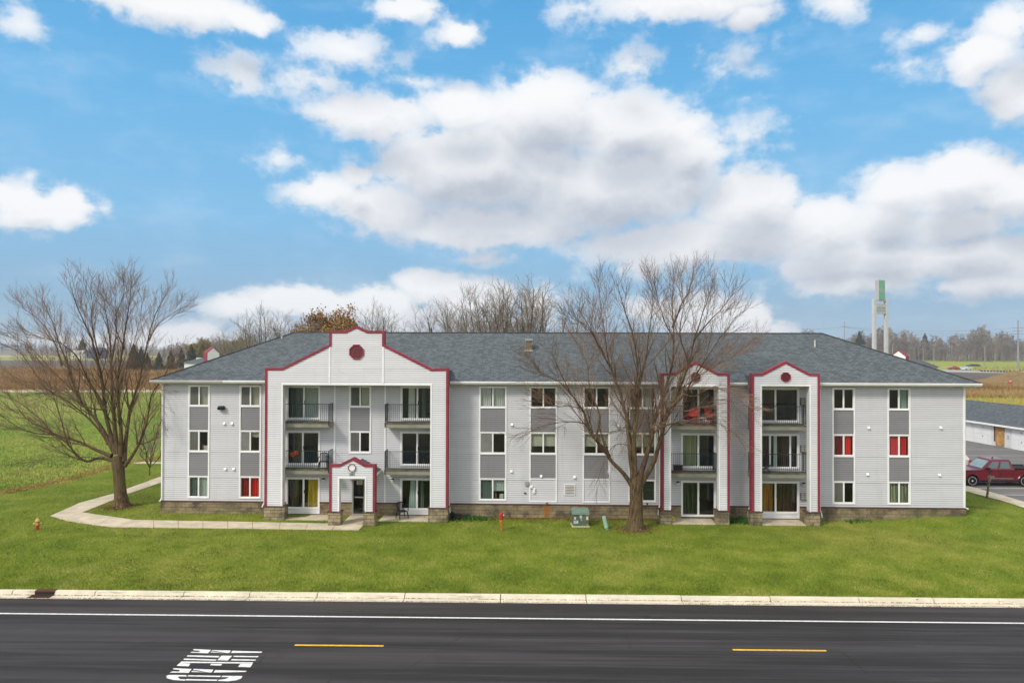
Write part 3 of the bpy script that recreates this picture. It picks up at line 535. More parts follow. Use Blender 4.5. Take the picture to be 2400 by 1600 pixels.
# ---- patio and balcony doors: (f, x0, x1, z0, z1, mullions [x], contents)
DOORS = []
def door(x0, x1, z0, z1, mull, parts, sub=0.0, name='sliding_door', tw=.10):
    holes.append((x0 + .01, x1 - .01, z0 - sub + .01, z1 - .01)); q = MB(); yt = Y0 - .045
    q.box(x0, x0 + tw, yt, Y0 + .03, z0 - sub, z1); q.box(x1 - tw, x1, yt, Y0 + .03, z0 - sub, z1); q.box(x0 + tw, x1 - tw, yt, Y0 + .03, z1 - tw, z1); q.box(x0 + tw, x1 - tw, yt - .02, Y0 + .03, z0, z0 + .09)
    if sub: 
        for i in range(3): q.box(x0 + tw, x1 - tw, Y0 - .03, Y0 + .02, z0 - sub + i * sub / 3, z0 - sub + (i + 1) * sub / 3 - .012)
    xs = [x0 + tw] + mull + [x1 - tw]
    for m_ in mull: q.box(m_ - .028, m_ + .028, Y0 - .02, Y0 + .05, z0 + .09, z1 - tw)
    for i in range(len(xs) - 1): frame_boxes(q, xs[i] + (.028 if i else 0), xs[i + 1] - (.028 if i < len(xs) - 2 else 0), z0 + .09, z1 - tw, .025, Y0, Y0 + .05)
    fr = q.build(name, WHITE, bld)
    q = MB(); q.cbox(xs[1] + .04, xs[1] + .07, Y0 - .06, Y0 - .02, z0 + .95, z0 + 1.15, .008); q.build('handle', BLK, fr)
    for i in range(len(xs) - 1): q = MB(); a_, b__, c_, d__ = xs[i] + .05, xs[i + 1] - .05, z0 + .115, z1 - tw - .025; q.quad((a_, Y0 + .02, c_), (b__, Y0 + .02, c_), (b__, Y0 + .02, d__), (a_, Y0 + .02, d__)); q.build('pane', GLASS, fr)
    for (fab, u0, u1, tp) in parts:
        q = MB(); w_ = x1 - x0; folds(q, x0 + w_ * u0, x0 + w_ * u1, z0 + .10, z1 - tw, Y0 + .12, .022, .12, tp); q.build('curtain', FB[fab], fr)
    return fr
lx0, lx1 = XX(z2(214, 0)[0], Y0), XX(z2(454, 0)[0], Y0); lm = XX(z2(338, 0)[0], Y0)
FZ = {3: (5.72, 7.75), 2: (3.0, 5.05), 1: (.38, 2.27)}
door(lx0, lx1, *FZ[3], [lm], [('teal', .1, .5, 0), ('pale', .54, .92, 0)]); door(lx0, lx1, *FZ[2], [lm - .06], [('olive', .22, .5, 0)]); door(lx0, lx1, *FZ[1], [lm], [('olive', .09, .36, 0), ('yel', .62, .93, .15)], sub=.27)
rx0 = XX(z2(1021, 0)[0], Y0); rx1 = rx0 + 2.06; rm = XX(z2(1140, 0)[0], Y0)
door(rx0, rx1, *FZ[3], [rm], [('white', .22, .42, .1), ('teal', .62, .72, .2)]); door(rx0, rx1, *FZ[2], [rm], []); door(rx0, rx1, *FZ[1], [rm], [('aqua', .24, .48, .45), ('teal', .57, .68, .3)], sub=.27)
p0, p1 = XX(z4(470, 0)[0], Y0), XX(z4(718, 0)[0], Y0); pm = XX(z4(594, 0)[0], Y0)
door(p0, p1, *FZ[3], [pm], [('brown', .1, .3, 0)]); door(p0, p1, *FZ[2], [pm], [('sage', .08, .46, 0)]); door(p0, p1, .16, 2.27, [pm], [('green', .1, .47, 0)])
q0, q1 = XX(z4(1306, 0)[0], Y0) - 2.70, XX(z4(1306, 0)[0], Y0); qm = XX(z4(1139, 0)[0], Y0)
door(q0, q1, *FZ[3], [qm], [('brown', .1, .48, 0)]); door(q0, q1, *FZ[2], [XX(z4(1100, 0)[0], Y0), XX(z4(1243, 0)[0], Y0)], [('brown', .05, .36, 0), ('white', .46, .54, .1), ('brown', .62, .78, 0)]); door(q0, q1, *FZ[1], [qm], [('orange', .18, .44, 0), ('orange', .03, .12, 0), ('brown', .55, .93, 0)], sub=.27)
# entrance door in the back of the porch
ex0, ex1 = XX(zp(543, 0)[0], Y0), XX(zp(800, 0)[0], Y0); holes.append((ex0 + .01, ex1 - .01, .06, 2.2))
q = MB(); frame_boxes(q, ex0, ex1, .05, 2.22, .09, Y0 - .05, Y0 + .05); q.box(ex0 + .09, ex1 - .09, Y0 - .04, Y0 + .04, 1.08, 1.15); ed = q.build('entrance_door', mat('aluminium_frame', (.42, .42, .41), .4, .08, 2, metal=.6), bld)
q = MB(); q.quad((ex0 + .09, Y0, .14), (ex1 - .09, Y0, .14), (ex1 - .09, Y0, 2.13), (ex0 + .09, Y0, 2.13)); q.build('pane', GLASS, ed); q = MB(); q.cbox(ex0 + .12, ex0 + .15, Y0 - .10, Y0 - .04, .98, 1.3, .01); q.build('handle', BLK, ed)
nx = XX(zp(690, 0)[0], Y0); q = MB(); q.box(nx - .17, nx + .17, Y0 - .012, Y0 - .006, 1.86, 2.1); nm_ = mat('notice_paper', (.6, .6, .56)); q.build('notice', nm_, ed)
q = MB()
for i, (u, v) in enumerate(((-.12, .12), (-.1, .09), (-.13, .13), (-.08, .11))): q.box(nx + u, nx + v, Y0 - .016, Y0 - .012, 2.04 - i * .05, 2.062 - i * .05)
q.build('notice_lines', BLK, ed)
# ---- walls
wl = MB(); siding(wl, XL, XR, .80, SOF, Y0, holes)
siding(wl, Y0, Y0 + WD, .80, SOF, XL, along='y', sgn=1, g=.02); siding(wl, Y0, Y0 + WD, .80, SOF, XR, along='y', sgn=-1, g=.02)
siding(wl, XL, XR, .80, SOF, Y0 + WD, sgn=-1, c=.5); wl.build('wall', [SIDE, GROOVE], bld)
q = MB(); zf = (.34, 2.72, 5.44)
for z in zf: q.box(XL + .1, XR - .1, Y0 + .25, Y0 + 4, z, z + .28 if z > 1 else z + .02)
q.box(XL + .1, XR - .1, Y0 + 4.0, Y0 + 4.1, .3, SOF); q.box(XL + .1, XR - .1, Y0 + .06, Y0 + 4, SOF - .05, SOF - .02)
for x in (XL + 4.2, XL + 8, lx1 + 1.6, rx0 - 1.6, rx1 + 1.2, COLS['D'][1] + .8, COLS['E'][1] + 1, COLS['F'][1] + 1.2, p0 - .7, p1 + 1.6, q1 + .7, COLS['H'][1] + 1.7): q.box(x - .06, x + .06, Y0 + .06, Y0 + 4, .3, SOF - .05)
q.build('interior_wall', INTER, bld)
# ---- foundation: block base with brown ledge
fd = MB(); doors1 = sorted([(lx0, lx1), (rx0, rx1), (p0, p1), (q0, q1), (ex0, ex1)]); xs = [XL - .06] + [v for d_ in doors1 for v in d_] + [XR + .06]
for i in range(0, len(xs), 2): fd.box(xs[i], xs[i + 1], Y0 - .05, Y0 + .2, -.3, .74); fd.box(xs[i], xs[i + 1], Y0 - .075, Y0 + .2, .74, .80, 1)
for x0, x1 in doors1: fd.box(x0, x1, Y0 + .02, Y0 + .2, -.3, .10)
fd.box(XL - .05, XL + .2, Y0 + .2, Y0 + WD, -.3, .74); fd.box(XR - .2, XR + .05, Y0 + .2, Y0 + WD, -.3, .74); fd.build('foundation', [STONE, LEDGE], bld, uv=True)
# corner boards and battens
for x in (XL - .03, XR - .07): q = MB(); q.box(x, x + .10, Y0 - .05, Y0 + .04, .82, SOF); q.build('corner_board', WHITE, bld)
for f_, a in ((z2, 557), (z2, 913)): x = XX(f_(a, 0)[0], Y0); q = MB(); q.box(x - .045, x + .045, Y0 - .04, Y0, .82 if a > 600 else 2.9, SOF); q.build('batten', WHITE, bld)
# ---- roof
x0, x1, y0, y1 = XX(352, Y0 - OV), XX(2300, Y0 - OV), Y0 - OV, Y0 + WD + OV; hw_ = (y1 - y0) / 2; rxa, rxb, ry = x0 + hw_, x1 - hw_, (y0 + y1) / 2
def roof_z(x, y): return EZ + (RZ - EZ) * min(y - y0, y1 - y, x - x0, x1 - x) / hw_
rf = MB(); c4 = [(x0, y0, EZ), (x1, y0, EZ), (x1, y1, EZ), (x0, y1, EZ)]; ra_, rb_ = (rxa, ry, RZ), (rxb, ry, RZ)
rf.add(c4 + [ra_, rb_], [(0, 1, 5, 4), (1, 2, 5), (2, 3, 4, 5), (3, 0, 4)]); roof = rf.build('roof', SHING, bld, uv=True)
q = MB()
for a, b in ((ra_, rb_), (c4[0], ra_), (c4[1], rb_), (c4[3], ra_), (c4[2], rb_)): q.tube([Vector(a) + Vector((0, 0, .01)), Vector(b) + Vector((0, 0, .01))], .05, 6)
q.build('ridge_cap', mat('dark_ridge', (.05, .052, .055), .9, .3, 4), roof)
sf = MB(); sf.box(x0 + .02, x1 - .02, y0 + .02, Y0 - .02, SOF, SOF + .03); sf.box(x0 + .02, XL - .03, Y0 - .02, y1, SOF, SOF + .03); sf.box(XR + .03, x1 - .02, Y0 - .02, y1, SOF, SOF + .03); sf.box(x0 + .02, x1 - .02, y0 + .02, y0 + .05, SOF + .03, EZ - .015); sf.box(x0 + .02, x0 + .05, y0 + .05, y1, SOF + .03, EZ - .015); sf.box(x1 - .05, x1 - .02, y0 + .05, y1, SOF + .03, EZ - .015); sf.build('soffit', DULL, bld)
def gutter(xa, xb, m=WHITE):
    q = MB(); pf = [(y0 + .02, EZ + .0), (y0 - .10, EZ + .015), (y0 - .115, EZ - .02), (y0 - .075, EZ - .125), (y0 + .02, EZ - .13)]
    q.add([(xa, y, z) for y, z in pf] + [(xb, y, z) for y, z in pf], [(0, 1, 2, 3, 4), (9, 8, 7, 6, 5)] + [(i, 5 + i, 5 + (i + 1) % 5, (i + 1) % 5) for i in range(5)]); return q.build('gutter', m, bld)
def dspout(pts, y=Y0 - .07):
    q = MB(); q.tube([Vector(p) for p in pts], .04, 6); return q.build('downspout', WHITE, bld)
# chimney, pipes
def on_roof(px, py):
    r = ray(px, py); t = (y0) / r.y
    for _ in range(4000):
        p = CAM + r * t
        if p.z <= roof_z(p.x, p.y) and p.y > y0: return p
        t += .01
    return p
cp = on_roof(*z3(603, 244)); q = MB(); q.box(cp.x - .19, cp.x + .19, cp.y - .0, cp.y + .4, cp.z - .2, cp.z + .62); ch = q.build('chimney', mat('rust_streaked_metal', (.22, .20, .16), .7, .5, 5, col2=(.30, .17, .07)), roof); q = MB(); q.box(cp.x - .25, cp.x + .25, cp.y - .06, cp.y + .46, cp.z + .62, cp.z + .74); q.build('chimney_cap', mat('galvanised_cap', (.35, .40, .42), .4, .15, 3, metal=.5), roof)
q = MB(); q.box(cp.x - .3, cp.x + .25, cp.y - .12, cp.y, cp.z - .05, cp.z + .03); q.build('chimney_flashing', DULL, roof)
for f_, a, b, h in ((z4, 1417, 217, .42), (z1, 905, 157, .14), (z2, 1225, 128, .0), (z1, 1010, 130, 0)):
    if h: p = on_roof(*f_(a, b)); q = MB(); q.lathe([(.07, -.1), (.055, .0), (.05, h), (.0, h)], p, 8); q.build('vent_pipe', DULL, roof)
q = MB(); p = PY(*z2(1251, 123), ry + 1.5); q.tube([(p.x, ry + .8, RZ - .6), (p.x, ry + .8, ZZ(z2(1251, 0)[0], z2(0, 86)[1], ry + .8))], .045, 6, cap=True); q.build('vent_pipe', BLK, roof)

# ---- portals: siding-clad frames standing proud of the wall
def offs(pts, d):
    out = []
    for i, p in enumerate(pts):
        p = Vector(p); ns_ = []
        if i > 0: e = (p - Vector(pts[i - 1])).normalized(); ns_.append(Vector((e.y, -e.x)))
        if i < len(pts) - 1: e = (Vector(pts[i + 1]) - p).normalized(); ns_.append(Vector((e.y, -e.x)))
        n = sum(ns_, Vector((0, 0))); n = n / max(.25, n.dot(ns_[0])) if len(ns_) > 1 else ns_[0]; out.append(p + n * d)
    return out
def coping(q, pts, d, ya, yb, out=.02):                               # pts run left foot -> top -> right foot (x, z); inward is to the right of travel
    o = offs(pts, -out); i_ = offs(pts, d)
    for k in range(len(pts) - 1):
        a, b, c, e = o[k], o[k + 1], i_[k + 1], i_[k]
        vs_ = [(p.x, y, p.y) for y in (ya, yb) for p in (a, b, c, e)]; q.add(vs_, [(0, 1, 2, 3), (7, 6, 5, 4), (0, 4, 5, 1), (1, 5, 6, 2), (2, 6, 7, 3), (3, 7, 4, 0)])
def lr(pts):                                                          # left / right boundary of a mountain-shaped outline as functions of z
    top = max(range(len(pts)), key=lambda i: pts[i][1]); Ls, Rs = pts[:top + 1], pts[top:][::-1]
    def ev(S):
        def f(z):
            for (xa, za), (xb, zb_) in zip(S, S[1:]):
                if za <= z <= zb_ and zb_ - za > 1e-6: return xa + (xb - xa) * (z - za) / (zb_ - za)
            return S[-1][0] if z > S[-1][1] else S[0][0]
        return f
    return ev(Ls), ev(Rs)
def octagon(parent, cx, cz, r, Yf, inner, rim=RED, nm='gable_vent'):
    q = MB(); P8 = [(cx + r * 1.08 * math.cos(R(22.5 + 45 * i)), cz + r * 1.08 * math.sin(R(22.5 + 45 * i))) for i in range(8)]; I8 = [(cx + (x - cx) * .84, cz + (z - cz) * .84) for x, z in P8]
    for i in range(8):
        j = (i + 1) % 8; vs_ = [(x, y, z) for y in (Yf - .075, Yf - .02) for x, z in (P8[i], P8[j], I8[j], I8[i])]; q.add(vs_, [(0, 1, 2, 3), (7, 6, 5, 4), (0, 4, 5, 1), (2, 6, 7, 3)], 0)
    n = max(5, int(r / .045)); 
    for i in range(n):
        z0_ = cz - r * .86 + i * 1.72 * r / n; zz_ = z0_ + .86 * r / n; hwd = min(r * .86, r * .86 * 1.35 - abs(zz_ - cz) * .93) if abs(zz_ - cz) > r * .36 else r * .86
        q.add([(cx - hwd, Yf - .055, z0_), (cx + hwd, Yf - .055, z0_), (cx + hwd, Yf - .03, z0_ + 1.7 * r / n * .9), (cx - hwd, Yf - .03, z0_ + 1.7 * r / n * .9)], [(0, 1, 2, 3)], 1)
    q.prism(I8, Yf - .028, Yf - .02, 1)
    return q.build(nm, [rim, inner], parent)
def portal(name, f, pts, feet, op, Yf, dep, octo, piers, side=SIDEL, r=.1, inner=OXBL, trims=(), rim=RED):
    P = [(XX(f(x, y)[0], Yf), ZZ(*f(x, y), Yf)) for x, y in pts]; zl, zr = ZZ(*f(*feet[0]), Yf), ZZ(*f(*feet[1]), Yf); zm = (zl + zr) / 2
    P = [(P[0][0], zm)] + P + [(P[-1][0], zm)]; hx0, hx1 = XX(f(op[0], 0)[0], Yf), XX(f(op[1], 0)[0], Yf); hz = ZZ(*f((op[0] + op[1]) / 2, op[2]), Yf)
    q = MB(); fl__, fr__ = lr(P); siding(q, fl__, fr__, zm, max(z for _, z in P), Yf, [(hx0, hx1, -9, hz)], [z for _, z in P])
    B = [(x + (.01 if i < len(P) / 2 else -.01), z - .01) for i, (x, z) in enumerate(P)]; pl, prr = lr(B)
    core = [(B[0][0], zm), *B[1:-1], (B[-1][0], zm), (hx1, zm), (hx1, hz), (hx0, hz), (hx0, zm)]
    q.prism(core, Yf + .03, Yf + dep); root_ = q.build(name, [side, GROOVE], bld)
    q = MB(); coping(q, P, .115, Yf - .05, Yf + dep + .03); q.build('coping', RED, root_)
    q = MB(); tw = .09
    q.box(hx0 - tw, hx0, Yf - .035, Yf + .05, zm, hz + tw); q.box(hx1, hx1 + tw, Yf - .035, Yf + .05, zm, hz + tw); q.box(hx0, hx1, Yf - .035, Yf + .05, hz, hz + tw)
    for a, za, zb_ in trims: x = XX(f(a, 0)[0], Yf); q.box(x - .05, x + .05, Yf - .035, Yf, ZZ(*f(a, zb_), Yf), ZZ(*f(a, za), Yf))
    q.build('opening_trim', WHITE, root_)
    if octo: octagon(root_, XX(f(octo[0], 0)[0], Yf), ZZ(*f(octo[0], octo[1]), Yf), octo[2], Yf, inner, rim)
    for a, b in piers:
        xa, xb = XX(f(a, 0)[0], Yf), XX(f(b, 0)[0], Yf); q = MB(); q.cbox(xa + .03, xb - .03, Yf - .07, Yf + dep + .10, -.35, zm - .05, .03); q.box(xa - .01, xb + .01, Yf - .11, Yf + dep + .14, zm - .05, zm, 1); q.build('pier', [PIERS, LEDGE], root_, uv=True)
    return root_, P, (hx0, hx1, hz, zm)
YF, DP = Y0 - 1.35, .42
big, PB, OB = portal('portal', z2, [(65, 370), (185, 370), (518, 205), (518, 108), (632, 108), (707, 72), (785, 108), (903, 108), (903, 205), (1240, 375), (1357, 372)], ((65, 1342), (1357, 1352)), (190, 1232, 490), YF, DP, (709, 255, .42), [(58, 214), (1217, 1366)], trims=((519, 207, 478), (897, 207, 478)))
por1, P1_, O1 = portal('portal', z4, [(335, 408), (430, 405), (575, 325), (735, 408), (812, 408)], ((335, 1368), (812, 1374)), (400, 736, 500), YF, DP, (572, 432, .27), [(318, 412), (714, 816)])
por2, P2_, O2 = portal('portal', z4, [(972, 411), (1042, 410), (1212, 322), (1380, 410), (1450, 410)], ((972, 1380), (1450, 1385)), (1042, 1378, 497), YF, DP, (1210, 432, .27), [(958, 1048), (1350, 1456)])
# saddles: small roofs tying the portals back into the main roof
for root_, P in ((big, PB), (por1, P1_), (por2, P2_)):
    zs = P[1][1] - .12; q = MB(); q.add([(P[0][0] + .05, YF + DP, EZ - .1), (P[-1][0] - .05, YF + DP, EZ - .1), (P[-1][0] - .05, YF + DP, zs), (P[0][0] + .05, YF + DP, zs), (P[0][0] + .05, y0 + (zs - EZ) / (RZ - EZ) * hw_ + .4, zs), (P[-1][0] - .05, y0 + (zs - EZ) / (RZ - EZ) * hw_ + .4, zs), (P[0][0] + .05, y0 - .02, EZ - .1), (P[-1][0] - .05, y0 - .02, EZ - .1)], [(3, 2, 5, 4), (0, 3, 4, 6), (1, 7, 5, 2)]); q.build('saddle_roof', SHING, root_, uv=True)
    q = MB(); q.box(P[0][0] + .06, P[-1][0] - .06, YF + DP, Y0 - .02, SOF - .06, SOF - .005); q.build('ceiling', DULL, root_)
xsb = [x0 - .02, PB[0][0], PB[-1][0], P1_[0][0], P1_[-1][0], P2_[0][0], P2_[-1][0], x1 + .02]
sp = XX(z1(490, 0)[0], y0); gutter(xsb[0], sp - .01, DULL); gutter(sp, xsb[1] - .03); gutter(xsb[2] + .03, xsb[3] - .03); gutter(xsb[4] + .03, xsb[5] - .03); gutter(xsb[6] + .03, xsb[7])
# ---- porch
YP = Y0 - 2.45
pr, PP, OP = portal('porch', zp, [(110, 240), (292, 240), (560, 105), (800, 240), (985, 240)], ((110, 1130), (985, 1150)), (298, 792, 505), YP, .35, (543, 293, .215), [(70, 342), (752, 1002)], inner=WHITE, rim=LEDGE)
pxm = (PP[0][0] + PP[-1][0]) / 2; rzp = ZZ(*zp(690, 112), Y0); ez_ = ZZ(*zp(1112, 322), Y0); ex_ = XX(zp(1112, 0)[0], Y0); hwp = ex_ - pxm
q = MB()
for s_ in (-1, 1):
    a, b, c, d_ = (pxm, YP + .3, rzp), (pxm + s_ * hwp, YP + .3, ez_), (pxm + s_ * hwp, Y0 - .02, ez_), (pxm, Y0 - .02, rzp); q.quad(a, b, c, d_)
q.build('porch_roof', SHING, pr, uv=True); q = MB()
for s_ in (-1, 1): q.box(*(sorted((pxm + s_ * (hwp - .03), pxm + s_ * hwp))), YP + .3, Y0 - .02, ez_ - .16, ez_ - .01)
q.box(pxm - hwp + .03, pxm + hwp - .03, YP + .35, Y0 - .02, ez_ - .12, ez_ - .08); q.build('porch_soffit', WHITE, pr)
q = MB()
for s_ in (-1, 1):
    xa = PP[0][0] + .03 if s_ < 0 else PP[-1][0] - .13; siding(q, YP + .35, Y0 - .06, .7, ez_ - .12, xa if s_ < 0 else xa + .1, along='y', sgn=s_ * -1 * -1 if s_ > 0 else 1); q.box(xa + .02, xa + .08, YP + .35, Y0 - .06, .7, ez_ - .12)
# the porch is open at its sides except for narrow returns
q = MB()
for s_ in (-1, 1):
    xa = PP[0][0] + .03 if s_ < 0 else PP[-1][0] - .13; q.box(xa, xa + .1, YP + .35, YP + .55, OP[3], ez_ - .12)
q.build('side_return', SIDEL, pr)
bpy.ops.object.select_all(action='DESELECT')
tcu = bpy.data.curves.new('n', 'FONT'); tcu.body = '205'; tcu.size = .19; tcu.extrude = .008; tcu.align_x = 'CENTER'; tcu.space_character = 1.15; to = bpy.data.objects.new('n', tcu); C.objects.link(to)
bpy.context.view_layer.update(); me = bpy.data.meshes.new_from_object(to.evaluated_get(bpy.context.evaluated_depsgraph_get())); bpy.data.objects.remove(to)
hn = bpy.data.objects.new('house_number', me); C.objects.link(hn); me.materials.clear(); me.materials.append(BLK); hn.parent = pr; hn.rotation_euler = (R(90), 0, 0); hp = PY(*zp(535, 444), YP - .03); hn.location = hp - bld.location

# ---- balconies
def balcony(xa, xb, zt_, side_l, side_r, lip=.02):
    yf = YF + DP + .02; q = MB(); n = int((xb - xa) / .14)
    for i in range(n): a = xa + (xb - xa) * i / n; q.box(a, a + (xb - xa) / n - .012, yf, Y0 - .05, zt_ - .035, zt_)
    root_ = q.build('balcony', DECK, bld)
    q = MB(); q.box(xa + .01, xb - .01, yf + .03, yf + .08, zt_ - .27, zt_ - .037); q.box(xa + .01, xa + .06, yf + .08, Y0 - .05, zt_ - .27, zt_ - .037); q.box(xb - .06, xb - .01, yf + .08, Y0 - .05, zt_ - .27, zt_ - .037)
    for x in np.arange(xa + .5, xb - .3, .5): q.box(x, x + .04, yf + .08, Y0 - .05, zt_ - .22, zt_ - .037)
    q.build('fascia', FASC, root_)
    q = MB(); r_ = .011; zr = zt_ + 1.10
    def rail(a, b):
        a, b = Vector(a), Vector(b); L = (b - a).length; q.tube([a + Vector((0, 0, zr)), b + Vector((0, 0, zr))], .021, 5); q.tube([a + Vector((0, 0, zt_ + .09)), b + Vector((0, 0, zt_ + .09))], .014, 5); n_ = int(L / .115)
        for i in range(n_ + 1): p = a.lerp(b, i / n_); rr = .021 if i in (0, n_) else r_; q.tube([p + Vector((0, 0, zt_ - .2 if i in (0, n_) else zt_ + .09)), p + Vector((0, 0, zr))], rr, 5)
    ya = yf - .005; rail((xa + .05, ya, 0), (xb - .05, ya, 0))
    if side_l: rail((xa + .05, ya, 0), (xa + .05, Y0 - .1, 0))
    if side_r: rail((xb - .05, ya, 0), (xb - .05, Y0 - .1, 0))
    q.build('railing', RAILM, root_); return root_
yfb = YF + DP
BX = [(PB[0][0] + .25, XX(z2(519, 0)[0], yfb)), (XX(z2(905, 0)[0], yfb), PB[-1][0] - .25), (P1_[0][0] + .12, P1_[-1][0] - .55), (XX(z4(946, 0)[0], Y0 - .1) - .03, P2_[-1][0] - .45)]
for xa, xb in BX:
    for zt_ in (5.62, 2.88): balcony(xa, xb, zt_, True, True)
# ---- patios
for f_, a, b in ((z2, 205, 520), (z2, 870, 1222), (z4, 408, 722), (z4, 1040, 1360)):
    xa, xb = XX(f_(a, 0)[0], YF), XX(f_(b, 0)[0], YF); q = MB(); q.box(xa, xb, YF + .0, Y0 - .02, -.1, .05 + rnd.uniform(0, .01)); structure(q.build('patio_slab', CONC))
q = MB(); G_ = [PZ(*zp(350, 1345), .04), PZ(*zp(745, 1390), .04), PZ(*zp(720, 1440), .04), PZ(*zp(300, 1400), .04)]
q.slab([(XX(zp(325, 0)[0], YP), YP - .5), (XX(zp(765, 0)[0], YP), YP - .5), (ex1, Y0 - .02), (ex0 - .1, Y0 - .02)], -.1, .04); structure(q.build('porch_slab', CONC))
# ---- fixtures
def wl_fix(f_, x, y, w_, h_, d_, m, nm, Y=Y0, c=.01): p = PY(*f_(x, y), Y); q = MB(); q.cbox(p.x - w_ / 2, p.x + w_ / 2, Y - d_, Y, p.z - h_ / 2, p.z + h_ / 2, c); return q.build(nm, m, bld), p
def wvent(f_, x, y):
    p = PY(*f_(x, y), Y0); q = MB(); q.add([(p.x - .07, Y0 - .02, p.z + .08), (p.x + .07, Y0 - .02, p.z + .08), (p.x + .07, Y0 - .11, p.z - .05), (p.x - .07, Y0 - .11, p.z - .05), (p.x - .07, Y0 - .01, p.z - .07), (p.x + .07, Y0 - .01, p.z - .07)], [(0, 1, 2, 3), (3, 2, 5, 4), (0, 3, 4), (1, 5, 2)]); q.build('wall_vent', WHITE, bld)
for a in ((z1, 501, 760), (z1, 555, 760), (z1, 508, 1080), (z1, 568, 1080), (z3, 482, 768), (z3, 478, 1097), (z3, 688, 1132), (z3, 924, 1138), (z3, 1232, 778), (z5, 408, 790), (z5, 400, 1118), (z5, 917, 790), (z5, 908, 1122)): wvent(*a)
wl_fix(z3, 589, 1182, .24, .24, .12, mat('grey_box', (.30, .30, .30), .5), 'meter_box'); wl_fix(z3, 620, 1206, .19, .14, .12, WHITE, 'junction_box', c=.03); wl_fix(z3, 639, 1232, .17, .30, .09, WHITE, 'junction_box', c=.03); wl_fix(z3, 575, 1250, .12, .07, .08, BLK, 'hose_bib'); wl_fix(z3, 1438, 1327, .08, .10, .05, BLK, 'hose_bib')
wl_fix(z3, 1165, 1100, .09, .14, .06, WHITE, 'conduit_box'); p = PY(*z3(1165, 1000), Y0); q = MB(); q.tube([(p.x, Y0 - .03, 2.6), (p.x, Y0 - .03, 3.5)], .02, 6); q.build('conduit', WHITE, bld)
p = PY(*z1(485, 650), Y0); q = MB(); q.cbox(p.x - .2, p.x + .2, Y0 - .22, Y0 - .02, p.z - .09, p.z + .12, .04); fl = q.build('floodlight', BLK, bld); q = MB(); q.add([(p.x - .19, Y0 - .225, p.z - .10), (p.x + .19, Y0 - .225, p.z - .10), (p.x + .17, Y0 - .30, p.z + .05), (p.x - .17, Y0 - .30, p.z + .05)], [(0, 1, 2, 3)]); q.build('lens', DKGLASS, fl)
for f_, x, y in ((z2, 480, 1155), (z2, 968, 1158), (z4, 447, 1177), (z4, 1335, 1186)):
    p = PY(*f_(x, y), Y0); q = MB(); q.lathe([(.07, .02), (.085, .04), (.085, .08), (.03, .10)], (p.x, Y0 - .10, p.z), 10); q.box(p.x - .04, p.x + .04, Y0 - .1, Y0, p.z + .03, p.z + .09); l_ = q.build('wall_light', BLK, bld); q = MB(); q.lathe([(.02, -.10), (.07, -.07), (.09, -.02), (.08, .02)], (p.x, Y0 - .10, p.z), 10); q.build('globe', mat('white_globe', (.7, .7, .68), .3) if 'white_globe' not in bpy.data.materials else bpy.data.materials['white_globe'], l_, smooth=True)
# louvre
a, b = PY(*z3(850, 1266), Y0), PY(*z3(930, 1188), Y0); q = MB(); frame_boxes(q, a.x, b.x, a.z, b.z, .05, Y0 - .05, Y0 - .016); lv = q.build('louvered_vent', WHITE, bld); q = MB(); q.box(a.x + .05, b.x - .05, Y0 - .03, Y0 - .018, a.z + .05, b.z - .05, 1)
for i in range(6): z = a.z + .07 + i * (b.z - a.z - .12) / 6; q.add([(a.x + .05, Y0 - .075, z), (b.x - .05, Y0 - .075, z), (b.x - .05, Y0 - .03, z + .055), (a.x + .05, Y0 - .03, z + .055)], [(0, 1, 2, 3)])
q.build('louver_blades', [DULL, BLK], lv)
for y in (604, 937, 1274):                                                # air conditioners beside the right-hand doors
    p, p2 = PY(*z4(1311, y + 26), Y0), PY(*z4(1366, y - 26), Y0); q = MB(); q.cbox(p.x, p2.x, Y0 - .10, Y0 + .1, p.z, p2.z, .015); ac = q.build('air_conditioner', mat('ac_case', (.16, .15, .13), .6) if 'ac_case' not in bpy.data.materials else bpy.data.materials['ac_case'], bld); q = MB()
    for i in range(2):
        for j in range(3): q.box(p.x + .06 + i * (p2.x - p.x - .08) / 2, p.x + .0 + (i + 1) * (p2.x - p.x - .04) / 2, Y0 - .115, Y0 - .10, p.z + .06 + j * .13, p.z + .16 + j * .13)
    q.build('grille', mat('pale_grille', (.35, .36, .35), .6) if 'pale_grille' not in bpy.data.materials else bpy.data.materials['pale_grille'], ac)
p = PY(*z3(728, 1322), Y0); q = MB(); q.lathe([(.05, -.05), (.06, -.03), (.06, .05), (0, .06)], (p.x, Y0 - .10, p.z), 8); q.build('overflow_pipe', mat('dull_pipe', (.18, .15, .12), .5), bld)
# downspouts
def ds(f_, x, top, ybend, bx, by, Y=Y0 - .07):
    p = PY(*f_(x, ybend), Y); e = PY(*f_(bx, by), Y); dspout([(p.x, Y0 - .45, EZ - .12), (p.x, Y, EZ - .42), (p.x, Y, p.z), (p.x + (e.x - p.x) * .75, Y - .1, p.z - .18), (e.x, Y - .16, e.z)])
ds(z4, 322, 0, 1335, 308, 1402); ds(z4, 961, 0, 1340, 941, 1415); ds(z2, 1363, 0, 1322, 1373, 1390); ds(z1, 58, 0, 1285, 48, 1305); ds(z4, 1453, 0, 1372, 1461, 1420); ds(z2, 60, 0, 1315, 50, 1348)
p = PY(*z5(1080, 520), Y0); dspout([(XR + .55, Y0 - .3, SOF), (XR + .50, Y0 - .1, SOF - .09), (XR + .08, Y0 + .05, SOF - .18), (XR + .05, Y0 + .05, .85), (XR + .2, Y0 - .05, .75)])
